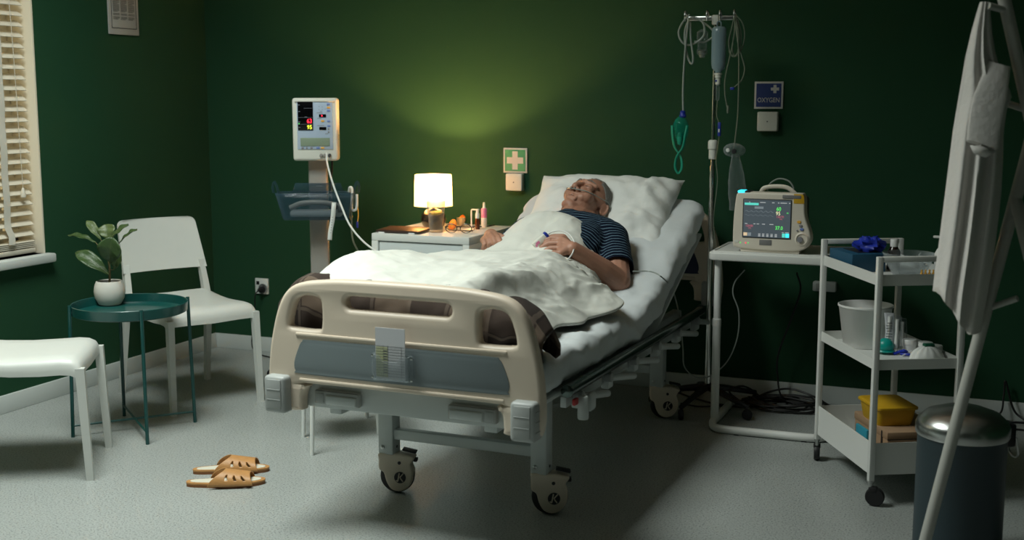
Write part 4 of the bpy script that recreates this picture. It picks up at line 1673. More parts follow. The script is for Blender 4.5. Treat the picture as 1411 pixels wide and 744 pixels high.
for s in (-1, 1):
    MB().tube([hp(s * .014, .098, .033), hp(s * .030, .0935, .038), hp(s * .050, .0795, .035)], [.0022, .0030, .0018], 6).build('eyebrow', 'hair_grey', person)
    MB().tube([hp(s * .018, .0925, .004), hp(s * .031, .0960, .001), hp(s * .046, .0895, .004)], [.0008, .0014, .0008], 6).build('closed_eyelid', mat('lash', (.03, .02, .015), .8) if s < 0 else 'lash', person)
    MB().ell(hp(s * .0085, .1125, -.041), (.0042, .0048, .0030), HM.to_3x3().to_4x4(), 10, 6).build('nostril', mat('nostril_dark', (.035, .012, .01), .9) if s < 0 else 'nostril_dark', person)
MB().tube([hp(-.022, .0905, -.066), hp(0, .0965, -.0655), hp(.022, .0905, -.066)], [.0010, .0018, .0010], 6).build('mouth_line', mat('lip_dark', (.10, .03, .025), .7), person)

# nasal cannula
t = thing('nasal_cannula', 'thin clear oxygen tube under the nose and over the ear', 'tube', BED, BRZ)
for s in (-1, 1):
    MB().tube(crom([hp(0, .113, -.046), hp(s * .020, .108, -.042), hp(s * .048, .0955, -.030), hp(s * .070, .068, -.014), hp(s * .0785, .030, .010), hp(s * .0835, .0, .030), hp(s * .0885, -.022, .028), hp(s * .090, -.032, .005), hp(s * .085, -.03, -.03)], 5), .0022, 8).build('tube', 'tube_clear', t)
    MB().tube([hp(s * .008, .113, -.047), hp(s * .0085, .116, -.039)], .0022, 8).build('prong', 'tube_clear', t)

# sensor box held in the left hand with its cable
t = thing('finger_sensor', 'white handheld sensor with blue end gripped in the left hand', 'sensor', BED, BRZ)
sA, sB = hx_(318, 545, 1.172), hx_(418, 462, 1.198)
ax_ = (sB - sA).normalized()
ay_ = V((-.45, .85, .10))
ay_ = (ay_ - ax_ * ay_.dot(ax_)).normalized()
az3 = ax_.cross(ay_)
mid = (sA + sB) / 2
dm = M(((ax_.x, ay_.x, az3.x, mid.x), (ax_.y, ay_.y, az3.y, mid.y), (ax_.z, ay_.z, az3.z, mid.z), (0, 0, 0, 1)))
SL = (sB - sA).length
def tm_box(c, s_, bev, name, m, par):
    b = MB().box(c, s_, bev)
    return MB().add(b.v, b.f, dm).build(name, m, par)


tm_box((0, 0, 0), (SL, .030, .026), .004, 'case', 'device_white', t)
tm_box((SL / 2 + .004, 0, 0), (.012, .032, .028), .003, 'blue_end', 'blue_part', t)
for sg in (-1, 1):
    tm_box((-SL * .18, -.0155, .002), (.016, .001, .011), .0, 'mark', 'pink_label', t) if sg < 0 else tm_box((-SL * .36, -.0155, -.003), (.006, .001, .010), .0, 'mark', 'pink_label', t)
e0 = dm @ V((SL / 2 + .009, 0, 0))
MB().tube(crom([e0, hx_(470, 428, 1.20), hx_(540, 418, 1.20), hx_(615, 450, 1.19), hx_(655, 520, 1.17), hx_(640, 600, 1.14), hx_(600, 655, 1.11), hx_(556, 690, 1.09)], 7), .0028, 8).build('cable', 'cable_white', t)

# ------------------------------------------------------------------ plaid blanket across the foot end
def grid_uv(name, P, m, UVs, parent=None, ang=180):
    rows, cols = len(P), len(P[0])
    mb = MB().grid(P)
    me = bpy.data.meshes.new(name)
    me.from_pydata([tuple(p) for p in mb.v], [], mb.f)
    ul = me.uv_layers.new(name='UVMap')
    flat = [q for r_ in UVs for q in r_]
    for lp in me.loops:
        ul.data[lp.index].uv = flat[lp.vertex_index]
    return finish(name, me, m, parent, ang)


P, Q = [], []
prof = crom([(.105, .595, 0), (.085, .64, 0), (.085, .70, 0), (.10, .755, 0), (.15, .778, 0), (.22, .772, 0), (.26, .735, 0), (.285, .68, 0), (.29, .60, 0)], 4)
NU = 84
for i in range(NU + 1):
    u = -.475 + .900 * i / NU
    row, qv = [], []
    e_l = max(0, (-.34 - u) / .135)
    e_r = max(0, (u - .33) / .14)
    for j, p in enumerate(prof):
        z = p.y
        v = p.x
        k = (z - .575) / .20
        cal = 1 - min(1, e_r)
        lift = .020 * math.exp(-((u + .40) / .05) ** 2) * k + (.02 * fbm(V((u * 6, v * 8, 1)), 3) * k + .012 * fbm(V((u * 16, z * 14, 7)), 2)) * (.2 + .8 * cal)
        drop = k * (.05 * e_l ** 3 + .16 * e_r ** 2.0 + .035 * max(0, min(1, (u - .12) / .15)) + .010 * max(0, 1 - (u / .33) ** 2))
        v = .085 + (v - .085) * (1 - .60 * min(1, e_r))
        row.append(V((u + (.02 * e_r if k > .2 else 0), v + .012 * fbm(V((u * 9, z * 9, 2)), 2) + (v - .2) * .05 * e_r, z + lift - drop)))
        qv.append((u, j * .018))
    P.append(row)
    Q.append(qv)
o = grid_uv('plaid_blanket', P, 'plaid', Q)
o.modifiers.new('thick', 'SOLIDIFY').thickness = .008
bed_obj(o, 'brown plaid wool blanket bunched behind the footboard', 'blanket')

# ------------------------------------------------------------------ duvet
us = [-.49, -.445, -.32, -.13, .05, .19, .30, .385]
ctrl = [
    (.135, us, [.60, .70, .775, .785, .780, .775, .71, .66]),
    (.28, [-.49, -.445, -.32, -.13, .03, .13, .21, .30], [.57, .765, .826, .798, .782, .776, .69, .635]),
    (.42, [-.50, -.45, -.33, -.13, .03, .125, .175, .30], [.56, .785, .832, .812, .806, .800, .72, .615]),
    (.56, [-.50, -.45, -.33, -.13, .03, .14, .20, .31], [.56, .780, .822, .803, .800, .785, .70, .612]),
    (.76, [-.49, -.44, -.31, -.12, .05, .17, .26, .345], [.57, .735, .792, .790, .788, .755, .675, .605]),
    (.98, [-.46, -.41, -.30, -.12, .05, .19, .29, .385], [.58, .690, .778, .790, .788, .748, .680, .630]),
    (1.11, [-.43, -.39, -.29, -.13, .03, .15, .23, .290], [.585, .665, .752, .778, .766, .722, .680, .640]),
    (1.28, [-.36, -.335, -.28, -.17, -.03, .09, .155, .195], [.64, .695, .765, .826, .830, .785, .720, .665]),
    (1.40, [-.32, -.295, -.245, -.16, -.05, .045, .105, .140], [.73, .775, .835, .886, .890, .862, .805, .735]),
    (1.47, [-.30, -.275, -.235, -.155, -.06, .02, .075, .105], [.765, .800, .848, .896, .900, .878, .835, .775]),
]


def crv(vals, n):
    return [p.x for p in crom([(v, 0, 0) for v in vals], n)]


rows = []
for v, uu, zz in ctrl:
    rows.append([(a, v, c_) for a, c_ in zip(crv(uu, 17), crv(zz, 17))])
NC = len(rows[0])
colsP = []
for j in range(NC):
    colsP.append(crom([V(r_[j]) for r_ in rows], 16))
P = [[colsP[j][i] for j in range(NC)] for i in range(len(colsP[0]))]
P2 = []
for i, row in enumerate(P):
    r2 = []
    for j, p in enumerate(row):
        fr_edge = min(1, j / 11, (NC - 1 - j) / 7, (len(P) - 1 - i) / 8)
        rdg = (1 - abs(noise.noise(V((p.x * 13 - p.y * 6, p.y * 7 + p.x * 6, 2.5))))) ** 4 + .6 * (1 - abs(noise.noise(V((p.x * 24 - p.y * 14, p.y * 12 + p.x * 9, 8.5))))) ** 5
        # long soft folds that run down the body, breaking up towards the right side
        a = (p.x * .85 - p.y * .50) * 78 + 7 * fbm(V((p.x * 4, p.y * 3, 1)), 3)
        right = max(0, min(1, (p.x + .14) / .22)) * max(0, 1 - abs(p.y - .95) / .55)
        ridge = (1 - abs(math.sin(a * .5))) ** 2
        left = max(0, min(1, (-p.x - .1) / .2)) * max(0, 1 - abs(p.y - .5) / .5)
        big = .016 * fbm(V((p.x * 5, p.y * 4, 4)), 4)
        z = p.z + fr_edge * (big + .017 * right * ridge + .010 * left * (1 - abs(math.sin(p.y * 14 + p.x * 8))) + .0075 * rdg * (.35 + .65 * max(right, .6 * left)))
        edge_w = .012 * math.sin(p.y * 21 + 1.5 * math.sin(p.y * 9)) * max(0, (j - NC + 22) / 22)
        r2.append(V((p.x + edge_w, p.y + .010 * fbm(V((p.x * 8, p.y * 3, 6)), 2), z)))
    P2.append(r2)
dv = MB().grid(P2).build('duvet', 'duvet', None, 180, fix=False)
md = dv.modifiers.new('thick', 'SOLIDIFY')
md.thickness = .014
md.offset = -1
md = dv.modifiers.new('sub', 'SUBSURF')
md.levels = md.render_levels = 1
bed_obj(dv, 'rumpled white duvet covering the lying person up to the chest', 'duvet')

# ================================================================== IV STAND beside the head of the bed
IX, IY = 2.815, -.30
t = thing('iv_stand', 'tall chrome drip stand with cross arm beside the head of the bed', 'drip stand', (IX, IY, 0))
for k in range(5):
    a = R(40 + 72 * k)
    lg = MB().tube([(0, 0, .10), (.10 * math.cos(a), .10 * math.sin(a), .085), (.24 * math.cos(a), .24 * math.sin(a), .055)], [.018, .014, .011], 8).build('base_leg', 'plastic_black', t)
    MB().lathe([(.008, -.010), (.020, -.010), (.0225, -.006), (.0225, .006), (.020, .010), (.008, .010)], 16, (.24 * math.cos(a), .24 * math.sin(a), .0235), rotz(a + .6) @ M.Rotation(R(90), 4, 'X')).build('castor', 'rubber', lg)
zt = ony(983, 33, IY).z
MB().tube([(0, 0, .08), (0, 0, 1.07)], .0125, 16).build('lower_pole', 'chrome', t)
MB().tube([(0, 0, 1.0), (0, 0, zt)], .0085, 14).build('upper_pole', 'chrome', t)
cz = ony(983, 205, IY).z
MB().lathe([(.013, -.045), (.017, -.042), (.017, -.004), (.021, 0), (.021, .030), (.017, .036), (.012, .038)], 18, (0, 0, cz)).build('collar', 'device_white', t, 40)
hx = ony(1014, 25, IY).x - IX
hl = ony(947, 25, IY).x - IX
za = ony(983, 25, IY).z
MB().box(((hx + hl) / 2, 0, za), (hx - hl, .012, .020), .004).build('cross_arm', 'steel', t)
MB().box((0, 0, za - .008), (.03, .03, .042), .006).build('arm_hub', 'device_white', t)
for x in (hl, -.03, .025, hx):
    MB().tube(crom([(x, 0, za), (x, -.015, za + .022), (x, -.034, za + .028), (x, -.042, za + .01), (x, -.035, za - .012)], 5), .004, 8).build('hook', 'steel', t)

def ivp(x, y, dy=0.0):
    p = ony(x, y, IY + dy)
    return V((p.x, p.y, p.z))


# saline bottle
c = ivp(991, 36, -.04)
zb = ivp(991, 100, -.04).z
H = c.z - zb
t = thing('saline_bottle', 'translucent saline bottle hanging upside down on the drip stand', 'drip bottle', (c.x, c.y, c.z))
wobf = lambda a, z: 1 - .28 * abs(math.sin(a))
MB().lathe([(1e-6, 0), (.022, -.002), (.031, -.010), (.0315, -.03), (.031, -H + .04), (.028, -H + .018), (.013, -H + .004), (.012, -H)], 28, wob=wobf).build('bottle', 'saline', t, 50)
MB().tube(crom([(-.008, 0, -.002), (-.008, 0, .014), (0, 0, .020), (.008, 0, .014), (.008, 0, -.002)], 4), .003, 6).build('hanger', 'saline', t)
MB().lathe([(.017, -H - .002), (.017, -H - .008), (.013, -H - .010), (.013, -H - .022), (1e-6, -H - .022)], 18).build('cap', 'device_white', t, 40)
b = MB()
for k in range(9):
    b.box((.0315 * .99, -.004, -.05 - .014 * k), (.001, .006, .0012))
b.build('scale_marks', 'print_grey', t, None)
sp = MB().lathe([(.006, 0), (.011, -.003), (.011, -.026), (.007, -.03)], 16, (0, 0, -H - .022)).build('spike', 'device_white', t, 40)
MB().box((-.006, -.011, -H - .034), (.008, .003, .008), .001).build('blue_mark', 'blue_part', t)
MB().lathe([(.007, 0), (.0085, -.004), (.008, -.06), (.004, -.066)], 16, (0, 0, -H - .052)).build('drip_chamber', 'clear_plastic', t, 40)
# line down the pole with blue clamp
z0 = c.z - H - .118
t = thing('infusion_line', 'thin infusion line with a blue roller clamp running down the drip stand pole', 'tube', (c.x, c.y, 0))
MB().tube(crom([(0, 0, z0), (-.002, 0, z0 - .06), (.012, 0, ivp(990, 175).z), (.006, 0, ivp(990, 190).z - .04), (.0, 0, ivp(990, 220).z), (.008, .0, ivp(990, 250).z), (-.005, 0, ivp(990, 300).z), (.0, .02, .72), (-.01, .05, .50)], 6), .0018, 6).build('line', 'tube_dim', t)
k = ivp(990, 178, -.04)
MB().box((k.x - c.x + .004, 0, k.z), (.013, .013, .058), .002).build('roller_clamp', 'blue_part', t)
MB().box((k.x - c.x + .004, -.007, k.z - .006), (.006, .003, .014), .001).build('roller', 'device_white', t)
# humidifier chamber
c = ivp(972, 40, .02)
t = thing('drip_chamber_cup', 'small clear plastic chamber hanging behind the saline bottle', 'chamber', (c.x - .012, c.y, c.z))
MB().lathe([(.005, .0), (.024, -.012), (.024, -.05), (.020, -.055), (.020, -.085), (.023, -.088), (.023, -.105), (.010, -.112), (.009, -.122), (1e-6, -.122)], 18).build('chamber', 'clear_plastic', t, 40)
MB().lathe([(.012, -.088), (.016, -.092), (.012, -.118)], 14).build('cap', 'tube_clear', t, 40)
# left coil of oxygen tubing with the green mask
hk = ivp(948, 24, -.03)
t = thing('oxygen_tubing', 'coiled grey oxygen tubing hung on the left drip stand hook', 'tube', (hk.x, hk.y, 0))
def rel(pts, o):
    return [p - V((o.x, o.y, 0)) for p in pts]


MB().tube(rel(crom([ivp(950, 20, -.04), ivp(940, 32, -.05), ivp(935, 45, -.05), ivp(939, 57, -.05), ivp(948, 62, -.04), ivp(960, 58, -.05), ivp(970, 48, -.05), ivp(969, 32, -.05), ivp(958, 24, -.045), ivp(948, 26, -.04)], 6), hk), .0042, 8).build('coil', 'tube_clear', t)
MB().tube(rel(crom([ivp(950, 24, -.06), ivp(944, 42, -.06), ivp(944, 60, -.06), ivp(948, 80, -.06), ivp(953, 88, -.06), ivp(955, 80, -.06), ivp(952, 55, -.06), ivp(951, 30, -.06)], 6), hk), .0042, 8).build('coil', 'tube_clear', t)
MB().tube(rel(crom([ivp(955, 24, -.05), ivp(968, 30, -.03), ivp(982, 42, -.03), ivp(983, 50, -.03), ivp(970, 58, -.03), ivp(957, 57, -.05)], 6), hk), .0038, 8).build('coil', 'tube_clear', t)
MB().tube(rel(crom([ivp(949, 24, -.07), ivp(945, 60, -.07), ivp(942, 100, -.07), ivp(941, 130, -.07), ivp(941.5, 154, -.07)], 6), hk), .0042, 8).build('tube', 'tube_clear', t)
mk = ivp(938, 176, -.07)
t = thing('green_oxygen_mask', 'green oxygen mask with elastic strap dangling from grey tubing', 'mask', (mk.x, mk.y, mk.z))
MB().lathe([(.006, .055), (.010, .046), (.024, .036), (.033, .015), (.035, -.01), (.030, -.035), (.018, -.055)], 24, wob=lambda a, z: 1 - .2 * abs(math.sin(a))).build('shell', 'clear_green', t, 60)
MB().lathe([(.006, .075), (.012, .070), (.012, .058), (.016, .052), (.012, .045)], 16, (.008, 0, -.002)).build('connector', 'blue_part', t, 40)
for s in (-1, 1):
    P = [[p + V((-.005, -.002 * s, 0)), p + V((.005, .002 * s, 0))] for p in crom([(s * .033, -.02, .01), (s * .028, -.03, -.03), (s * .018, -.028, -.08), (-s * .004, -.025 - .004 * s, -.115), (-s * .014, -.025, -.145), (-s * .013, -.025, -.175), (0, -.025, -.196)], 6)]
    o = MB().grid(P).build('strap', 'elastic_green', t, 180, fix=False)
    o.modifiers.new('thick', 'SOLIDIFY').thickness = .002
MB().lathe([(.008, 0), (.014, -.02), (.010, -.05), (1e-6, -.055)], 14, (0, -.01, -.02)).build('inner_cup', 'elastic_green', t, 40)
# right coil of thin lines
hk = ivp(1012, 24, -.03)
t = thing('thin_line_coil', 'coil of thin clear lines hung on the right drip stand hook', 'tube', (hk.x, hk.y, 0))
for k, pts in enumerate([
    [(1013, 20), (1022, 30), (1026, 45), (1024, 62), (1018, 74), (1010, 78), (1005, 70), (1006, 50), (1011, 28)],
    [(1012, 22), (1008, 40), (1004, 58), (1007, 74), (1014, 76), (1020, 66), (1021, 45), (1016, 26)],
    [(1013, 22), (1012, 45), (1009, 65), (1012, 77), (1017, 70), (1018, 45), (1014, 24)],
    [(1012, 24), (1017, 60), (1022, 78), (1026, 95), (1022, 110), (1012, 120)],
    [(1010, 60), (1004, 85), (999, 110), (999, 130), (1002, 148)],
]):
    MB().tube(rel(crom([ivp(x, y, -.035 - .006 * k) for x, y in pts], 6), hk), .0026, 6).build('line', 'tube_dim', t)
p = ivp(1009, 122, -.06) - V((hk.x, hk.y, 0))
MB().box(p, (.018, .010, .012), .003).build('blue_clip', 'blue_part', t)
p = ivp(1003, 152, -.06) - V((hk.x, hk.y, 0))
MB().lathe([(.004, .02), (.006, 0), (.004, -.012)], 10, p).build('end_connector', 'tube_dim', t)
MB().tube(rel(crom([ivp(1015, 30, -.06), ivp(1018, 80, -.06), ivp(1017, 150, -.06), ivp(1013, 192, -.06), ivp(1011, 205, -.06)], 6), hk), .0028, 6).build('line', 'tube_dim', t)
mk = ivp(1010, 206, -.06)
t = thing('reservoir_mask', 'clear breathing mask with limp reservoir bag hanging above the patient monitor', 'mask', (mk.x, mk.y, mk.z))
MB().lathe([(.008, .02), (.030, .018), (.044, .004), (.048, -.014)], 24, (.004, 0, 0), M.Rotation(R(70), 4, 'X') @ M.Diagonal((1, .62, 1, 1))).build('shell', 'clear_plastic', t, 60)
MB().lathe([(.010, 0), (.010, .01), (1e-6, .011)], 16, (.010, -.022, -.006), M.Rotation(R(90), 4, 'X')).build('valve', 'plastic_black', t)
MB().lathe([(.008, 0), (.008, .008), (1e-6, .009)], 16, (-.016, -.022, -.002), M.Rotation(R(90), 4, 'X')).build('valve', 'bottle_white', t)
P = []
for i in range(15):
    q = i / 14
    z = -.02 - .235 * q
    wd = .016 + .022 * math.sin(min(1, q * 1.5) * math.pi / 2)
    P.append([V((.014 + .018 * q + wd * math.cos(a) * (1 + .15 * fbm(V((q * 5, a, 1)), 2)), -.012 + .012 * math.sin(a) * (1 + .5 * fbm(V((q * 6, a * 2, 3)), 2)), z)) for a in [2 * math.pi * k / 18 for k in range(18)]])
mb = MB().grid(P, True)
mb.f += [tuple(14 * 18 + k for k in range(18))]
mb.build('reservoir_bag', 'clear_plastic', t, 60)

# ================================================================== OVERBED TABLE
TZ = .735
TX0, TX1, TY0, TY1 = 2.872, 3.475, -.600, -.235
t = thing('overbed_table', 'white rolling overbed table carrying the patient monitor', 'table', (TX0, TY0, 0))
wd, dp = TX1 - TX0, TY1 - TY0
tp = plate([rrect(0, 0, wd, dp, .035, 6)], .034, .006, lambda x, y, z: (x, y, TZ - .017 + z), 2).build('table_top', 'cart_white', t, 50)
b = MB()
b.tube([(x, y, TZ + .001) for x, y in rrect(.016, .016, wd - .016, dp - .016, .025, 5)], .005, 8, True)
b.build('top_rim', 'cart_white', tp)
pl_ = onz(985, 583)
lx, ly = .034, .05
MB().tube([(lx, ly, .018), (lx, ly, .45)], .017, 14).build('leg', 'cart_white', t)
MB().tube([(lx, ly, .43), (lx, ly, TZ - .034)], .0145, 14).build('leg_extension', 'cart_white', t)
MB().lathe([(.0185, 0), (.0185, .03), (.0150, .034)], 14, (lx, ly, .42)).build('leg_collar', 'cart_white', t)
base = crom([(lx, dp - .03, .018), (lx, .10, .018), (lx, ly - .03, .018), (lx + .025, -.055, .018), (lx + .075, -.075, .018), (lx + .25, -.073, .018), (lx + .40, -.070, .018), (lx + .455, -.050, .018), (lx + .475, -.005, .018), (lx + .475, .15, .018), (lx + .475, dp - .03, .018)], 6)
MB().tube(base, .0165, 12).build('base_tube', 'cart_white', t)
for x, y in ((lx, dp - .06), (lx + .475, dp - .06), (lx + .12, -.074), (lx + .39, -.070)):
    MB().box((x, y, .003), (.02, .02, .006)).build('glide', 'rubber', t)

# ------------------------------------------------------------------ patient monitor
PX, PY = ony(1063, 352, -.50).x, -.46
t = thing('patient_monitor', 'beige bedside patient monitor with lit screen and blue alarm light', 'monitor', (PX, PY, TZ), R(-2))
MW, MH = .300, .245
out = smooth2([(-.150, .030), (-.150, .13), (-.143, .215), (-.136, .240), (-.120, .246), (0, .246), (.115, .246), (.130, .241), (.137, .22), (.139, .17), (.147, .135), (.160, .10), (.166, .065), (.158, .040), (.140, .022), (.10, .012), (0, .010), (-.10, .013), (-.135, .018)], 3)
mbody = plate([out], .060, .008, lambda x, y, z: (x, -.055 + z, y), 2).build('front_shell', 'device_beige', t, 50)
MB().box((.0, .025, .125), (.255, .11, .205), .015, 3).build('rear_shell', 'device_dark', t)
MB().box((0, -.01, .008), (.24, .13, .016), .004).build('base_foot', 'device_beige', t)
fyy = -.0855
MB().box((-.012, fyy, .140), (.198, .004, .160), .003).build('screen_bezel', 'device_dark', mbody)
scr = MB().box((-.012, fyy - .0018, .140), (.190, .003, .152)).build('screen', 'screen_on', mbody, None)
ys = fyy - .0042
sm = lambda cx, cz: (lambda x, y, z: V((cx + x, ys, cz + y)))


def bar(x0, z0, x1, z1, m, name='screen_mark'):
    return MB().box(((x0 + x1) / 2, ys, (z0 + z1) / 2), (abs(x1 - x0), .0008, abs(z1 - z0))).build(name, m, mbody, None)


text_mb('60', .021, sm(.036, .181), .0002, .9).build('digits', 'em_green', mbody, None)
text_mb('95', .021, sm(.034, .163), .0002, .9).build('digits', 'em_paleyellow', mbody, None)
text_mb('120/70', .0125, sm(.042, .1495), .0001, .9).build('digits', 'em_pink', mbody, None)
text_mb('(90)', .008, sm(.046, .1405), .0, .9).build('digits', 'em_pink', mbody, None)
text_mb('37.0', .020, sm(.039, .104), .0002, .9).build('digits', 'em_green', mbody, None)
text_mb('120/80', .0125, sm(-.082, .109), .0001, .9).build('digits', 'em_pink', mbody, None)
text_mb('(90)', .008, sm(-.080, .100), .0, .9).build('digits', 'em_pink', mbody, None)
text_mb('60', .008, sm(.072, .166), .0, .9).build('digits', 'em_green', mbody, None)
bar(-.103, .194, -.046, .203, 'em_teal')
bar(-.062, .180, -.026, .189, 'em_grey')
bar(-.105, .0685, -.090, .0815, 'em_cream')
bar(-.088, .0685, -.074, .0815, 'em_grey')
bar(.052, .0675, .064, .0835, 'em_teal')
bar(.066, .0675, .080, .0835, 'em_cyan')
b = MB()
for x0, w_ in ((-.04, .022), (.008, .01), (.032, .006), (.042, .026), (.076, .006), (-.085, .005)):
    b.box((x0 + w_ / 2, ys, .206), (w_, .0008, .003))
for x0, w_ in ((-.100, .01), (-.065, .008), (-.052, .01), (-.03, .012), (.0, .016)):
    b.box((x0 + w_ / 2, ys, .118), (w_, .0008, .0028))
for x in (-.040, -.024, -.007, .010, .027):
    for z in (.078, .073, .069):
        b.box((x, ys, z), (.009, .0008, .0028))
for x in (.055, .068, .075):
    b.box((x, ys, .087), (.008, .0008, .0025))
b.build('screen_text', 'em_white', mbody, None)['kind'] = 'stuff'
b = MB()
wv = []
for k in range(60):
    x = -.100 + .115 * k / 59
    wv.append(V((x, ys, .168 + .004 * math.sin(k * .62) * (1 if math.sin(k * .62) > 0 else .45))))
b.tube(wv, .0007, 4)
b.tube([V((-.100 + .115 * k / 59, ys, .153 + .0025 * math.sin(k * .62 + .5))) for k in range(60)], .0005, 4)
b.build('wave_trace', 'em_grey', mbody)
MB().box((-.108, -.055, .2445), (.052, .055, .012), .004).build('alarm_bar', 'plastic_black', mbody)
MB().box((-.120, -.0595, .2465), (.030, .052, .011), .004).build('alarm_light', 'em_cyan', mbody)
plate([[(.094, .206), (.1365, .206), (.134, .238), (.125, .244), (.094, .244)]], .003, .0008, lambda x, y, z: (x, fyy + z, y), 1).build('yellow_corner', 'yellow_plastic', mbody)
MB().box((.086, fyy - .002, .232), (.074, .003, .013), .001).build('name_plate', 'label_grey', mbody)
MB().box((-.015, fyy, .043), (.050, .003, .022), .001).build('name_plate', 'label_grey', mbody)
for x, z, m, rr in [(.118, .132, 'btn_orange', .0075), (.125, .117, 'btn_grey', .0065), (.130, .103, 'btn_blue', .0075), (.112, .097, 'btn_grey', .004)]:
    MB().lathe([(rr, 0), (rr, .003), (rr * .8, .005), (1e-6, .0055)], 16, (x, fyy + .002, z), M.Rotation(R(90), 4, 'X') @ M.Diagonal((1.15, .8, 1, 1))).build('button', m, mbody)
MB().lathe([(.028, 0), (.028, .004), (.022, .007), (.021, .003)], 26, (.131, fyy + .002, .063), M.Rotation(R(90), 4, 'X')).build('dial_ring', 'device_beige', mbody)
MB().lathe([(.012, 0), (.011, .012), (1e-6, .013)], 22, (.124, fyy + .002, .062), M.Rotation(R(90), 4, 'X')).build('dial', 'btn_grey', mbody)
for x, m in ((-.118, 'em_green'), (-.096, 'em_pink'), (-.086, 'em_green')):
    MB().lathe([(.0022, 0), (.0022, .002), (1e-6, .002)], 10, (x, fyy + .001, .038), M.Rotation(R(90), 4, 'X')).build('status_light', m if x != -.096 else 'em_red', mbody)
MB().lathe([(.010, 0), (.009, .003), (1e-6, .003)], 16, (-.134, fyy + .002, .043), M.Rotation(R(90), 4, 'X') @ M.Diagonal((1, .6, 1, 1))).build('power_button', 'device_white', mbody)
MB().tube(crom([(-.06, .0, .235), (-.045, .0, .258), (0, .0, .266), (.05, .0, .262), (.085, .0, .236)], 5), .009, 10, sq=.6).build('carry_handle', 'device_beige', t)
t2 = thing('air_hose_loop', 'thin clear hose looping over the top of the patient monitor', 'tube', (PX, PY, TZ))
MB().tube(crom([(-.035, .02, .246), (-.025, .02, .275), (.01, .02, .296), (.05, .02, .288), (.07, .02, .262), (.068, .02, .245)], 6), .0035, 8).build('hose', 'tube_clear', t2)

# ------------------------------------------------------------------ patient cable looping from the mattress to the monitor table
t = thing('patient_lead', 'thin pale lead looping from the mattress edge up under the overbed table', 'cable', (2.75, -.6, 0))
o_ = V((2.75, -.6, 0))
pts = [onz(872, 374, .70), onz(896, 374, .70), onz(912, 382, .69), ony(927, 400, -.62), ony(937, 440, -.60), ony(941, 480, -.58), ony(943, 505, -.55), ony(958, 519, -.50), ony(978, 518, -.45), ony(1002, 498, -.40), ony(1016, 465, -.38), ony(1018, 430, -.38), ony(1010, 405, -.38), ony(1013, 388, -.38), ony(1026, 372, -.38)]
MB().tube([p - o_ for p in crom(pts, 6)], .0028, 6).build('cord', 'tube_clear', t)

# ------------------------------------------------------------------ black cable coil and loose cables on the floor
cc = onz(1080, 562)
t = thing('cable_coil', 'coil of black cable on the floor under the overbed table', 'cable', (cc.x, cc.y, 0))
pts = []
for k in range(120):
    a = k * .42
    rr = .125 + .025 * math.sin(k * .71) + .012 * math.sin(k * 1.9)
    pts.append(V((rr * 1.25 * math.cos(a), rr * .72 * math.sin(a), .006 + .030 * k / 120 + .006 * math.sin(k * 1.3))))
MB().tube(pts, .0045, 6).build('coil', 'cable_black', t)
def cable(label, pts, r=.0045, m='cable_black', nm='floor_cable'):
    o_ = V(pts[0])
    t = thing(nm, label, 'cable', (o_.x, o_.y, 0), 0)
    MB().tube([p - V((o_.x, o_.y, 0)) for p in crom(pts, 8)], r, 6).build('cord', m, t)


def fl(x, y, z=.005):
    p = onz(x, y, z)
    return p


cable('black cable arching from the bed castor to the coil on the floor', [fl(932, 540), fl(955, 548), fl(985, 556), V((2.98, -.28, .02)), ony(1005, 540, -.25), ony(1022, 532, -.22), ony(1040, 540, -.2), fl(1058, 560)])
cable('black cable arching over the coil toward the cart', [fl(1000, 562), fl(1030, 553), ony(1060, 540, -.2), ony(1090, 536, -.18), ony(1125, 548, -.2), fl(1150, 562), fl(1200, 575)])
cable('black cable dropping from the monitor behind the overbed table', [ony(1098, 376, -.16), ony(1103, 400, -.12), ony(1090, 440, -.10), ony(1072, 490, -.10), ony(1072, 525, -.10), ony(1076, 545, -.12), fl(1085, 556)])
cable('thin black cable lying flat between table leg and coil', [fl(938, 556), fl(965, 560), fl(1000, 559), fl(1040, 560), fl(1070, 556)], .0035)
cable('black cable looping up the baseboard behind the bin', [fl(1260, 560), fl(1330, 572), ony(1375, 572, -.06), ony(1383, 545, -.04), V((4.03, -.04, .175)), ony(1395, 560, -.05), ony(1407, 575, -.06), fl(1440, 590)])
cable('black cable lying along the baseboard behind the bin', [fl(1330, 588), fl(1365, 584), fl(1400, 582), fl(1445, 586)])
cable('black cable curling on the floor right of the bin', [fl(1370, 600), fl(1390, 592), fl(1420, 594), fl(1450, 604)])

# ================================================================== CART
cx_, cy_ = 3.622, -1.362
ca = math.atan2(.475, .88)
CART = M.Translation((cx_, cy_, 0)) @ rotz(ca)          # local x: short side to the right, y: long side away
CWX, CWY = .292, .507
t = thing('utility_cart', 'white three-tier utility cart on castors right of the overbed table', 'cart', (cx_, cy_, 0), ca)
lw = .020
for x in (0, CWX):
    for y in (0, CWY):
        MB().box((x, y, (.085 + .845) / 2), (lw, lw, .845 - .085), .0025).build('leg', 'cart_white', t)
for y in (0, CWY):
    MB().box((CWX / 2, y, .836), (CWX - lw, lw, .018), .002).build('handle_bar', 'cart_white', t)


def tray(z0, z1):
    m = MB()
    m.box((CWX / 2, CWY / 2, z0 + .002), (CWX, CWY, .004))
    for x in (-.0, CWX):
        m.box((x + (-.004 if x == 0 else .004) * 0, CWY / 2, (z0 + z1) / 2), (.004, CWY - lw, z1 - z0))
    for y in (0, CWY):
        m.box((CWX / 2, y, (z0 + z1) / 2), (CWX - lw, .004, z1 - z0))
    m.build('tray', 'cart_white', t, None)


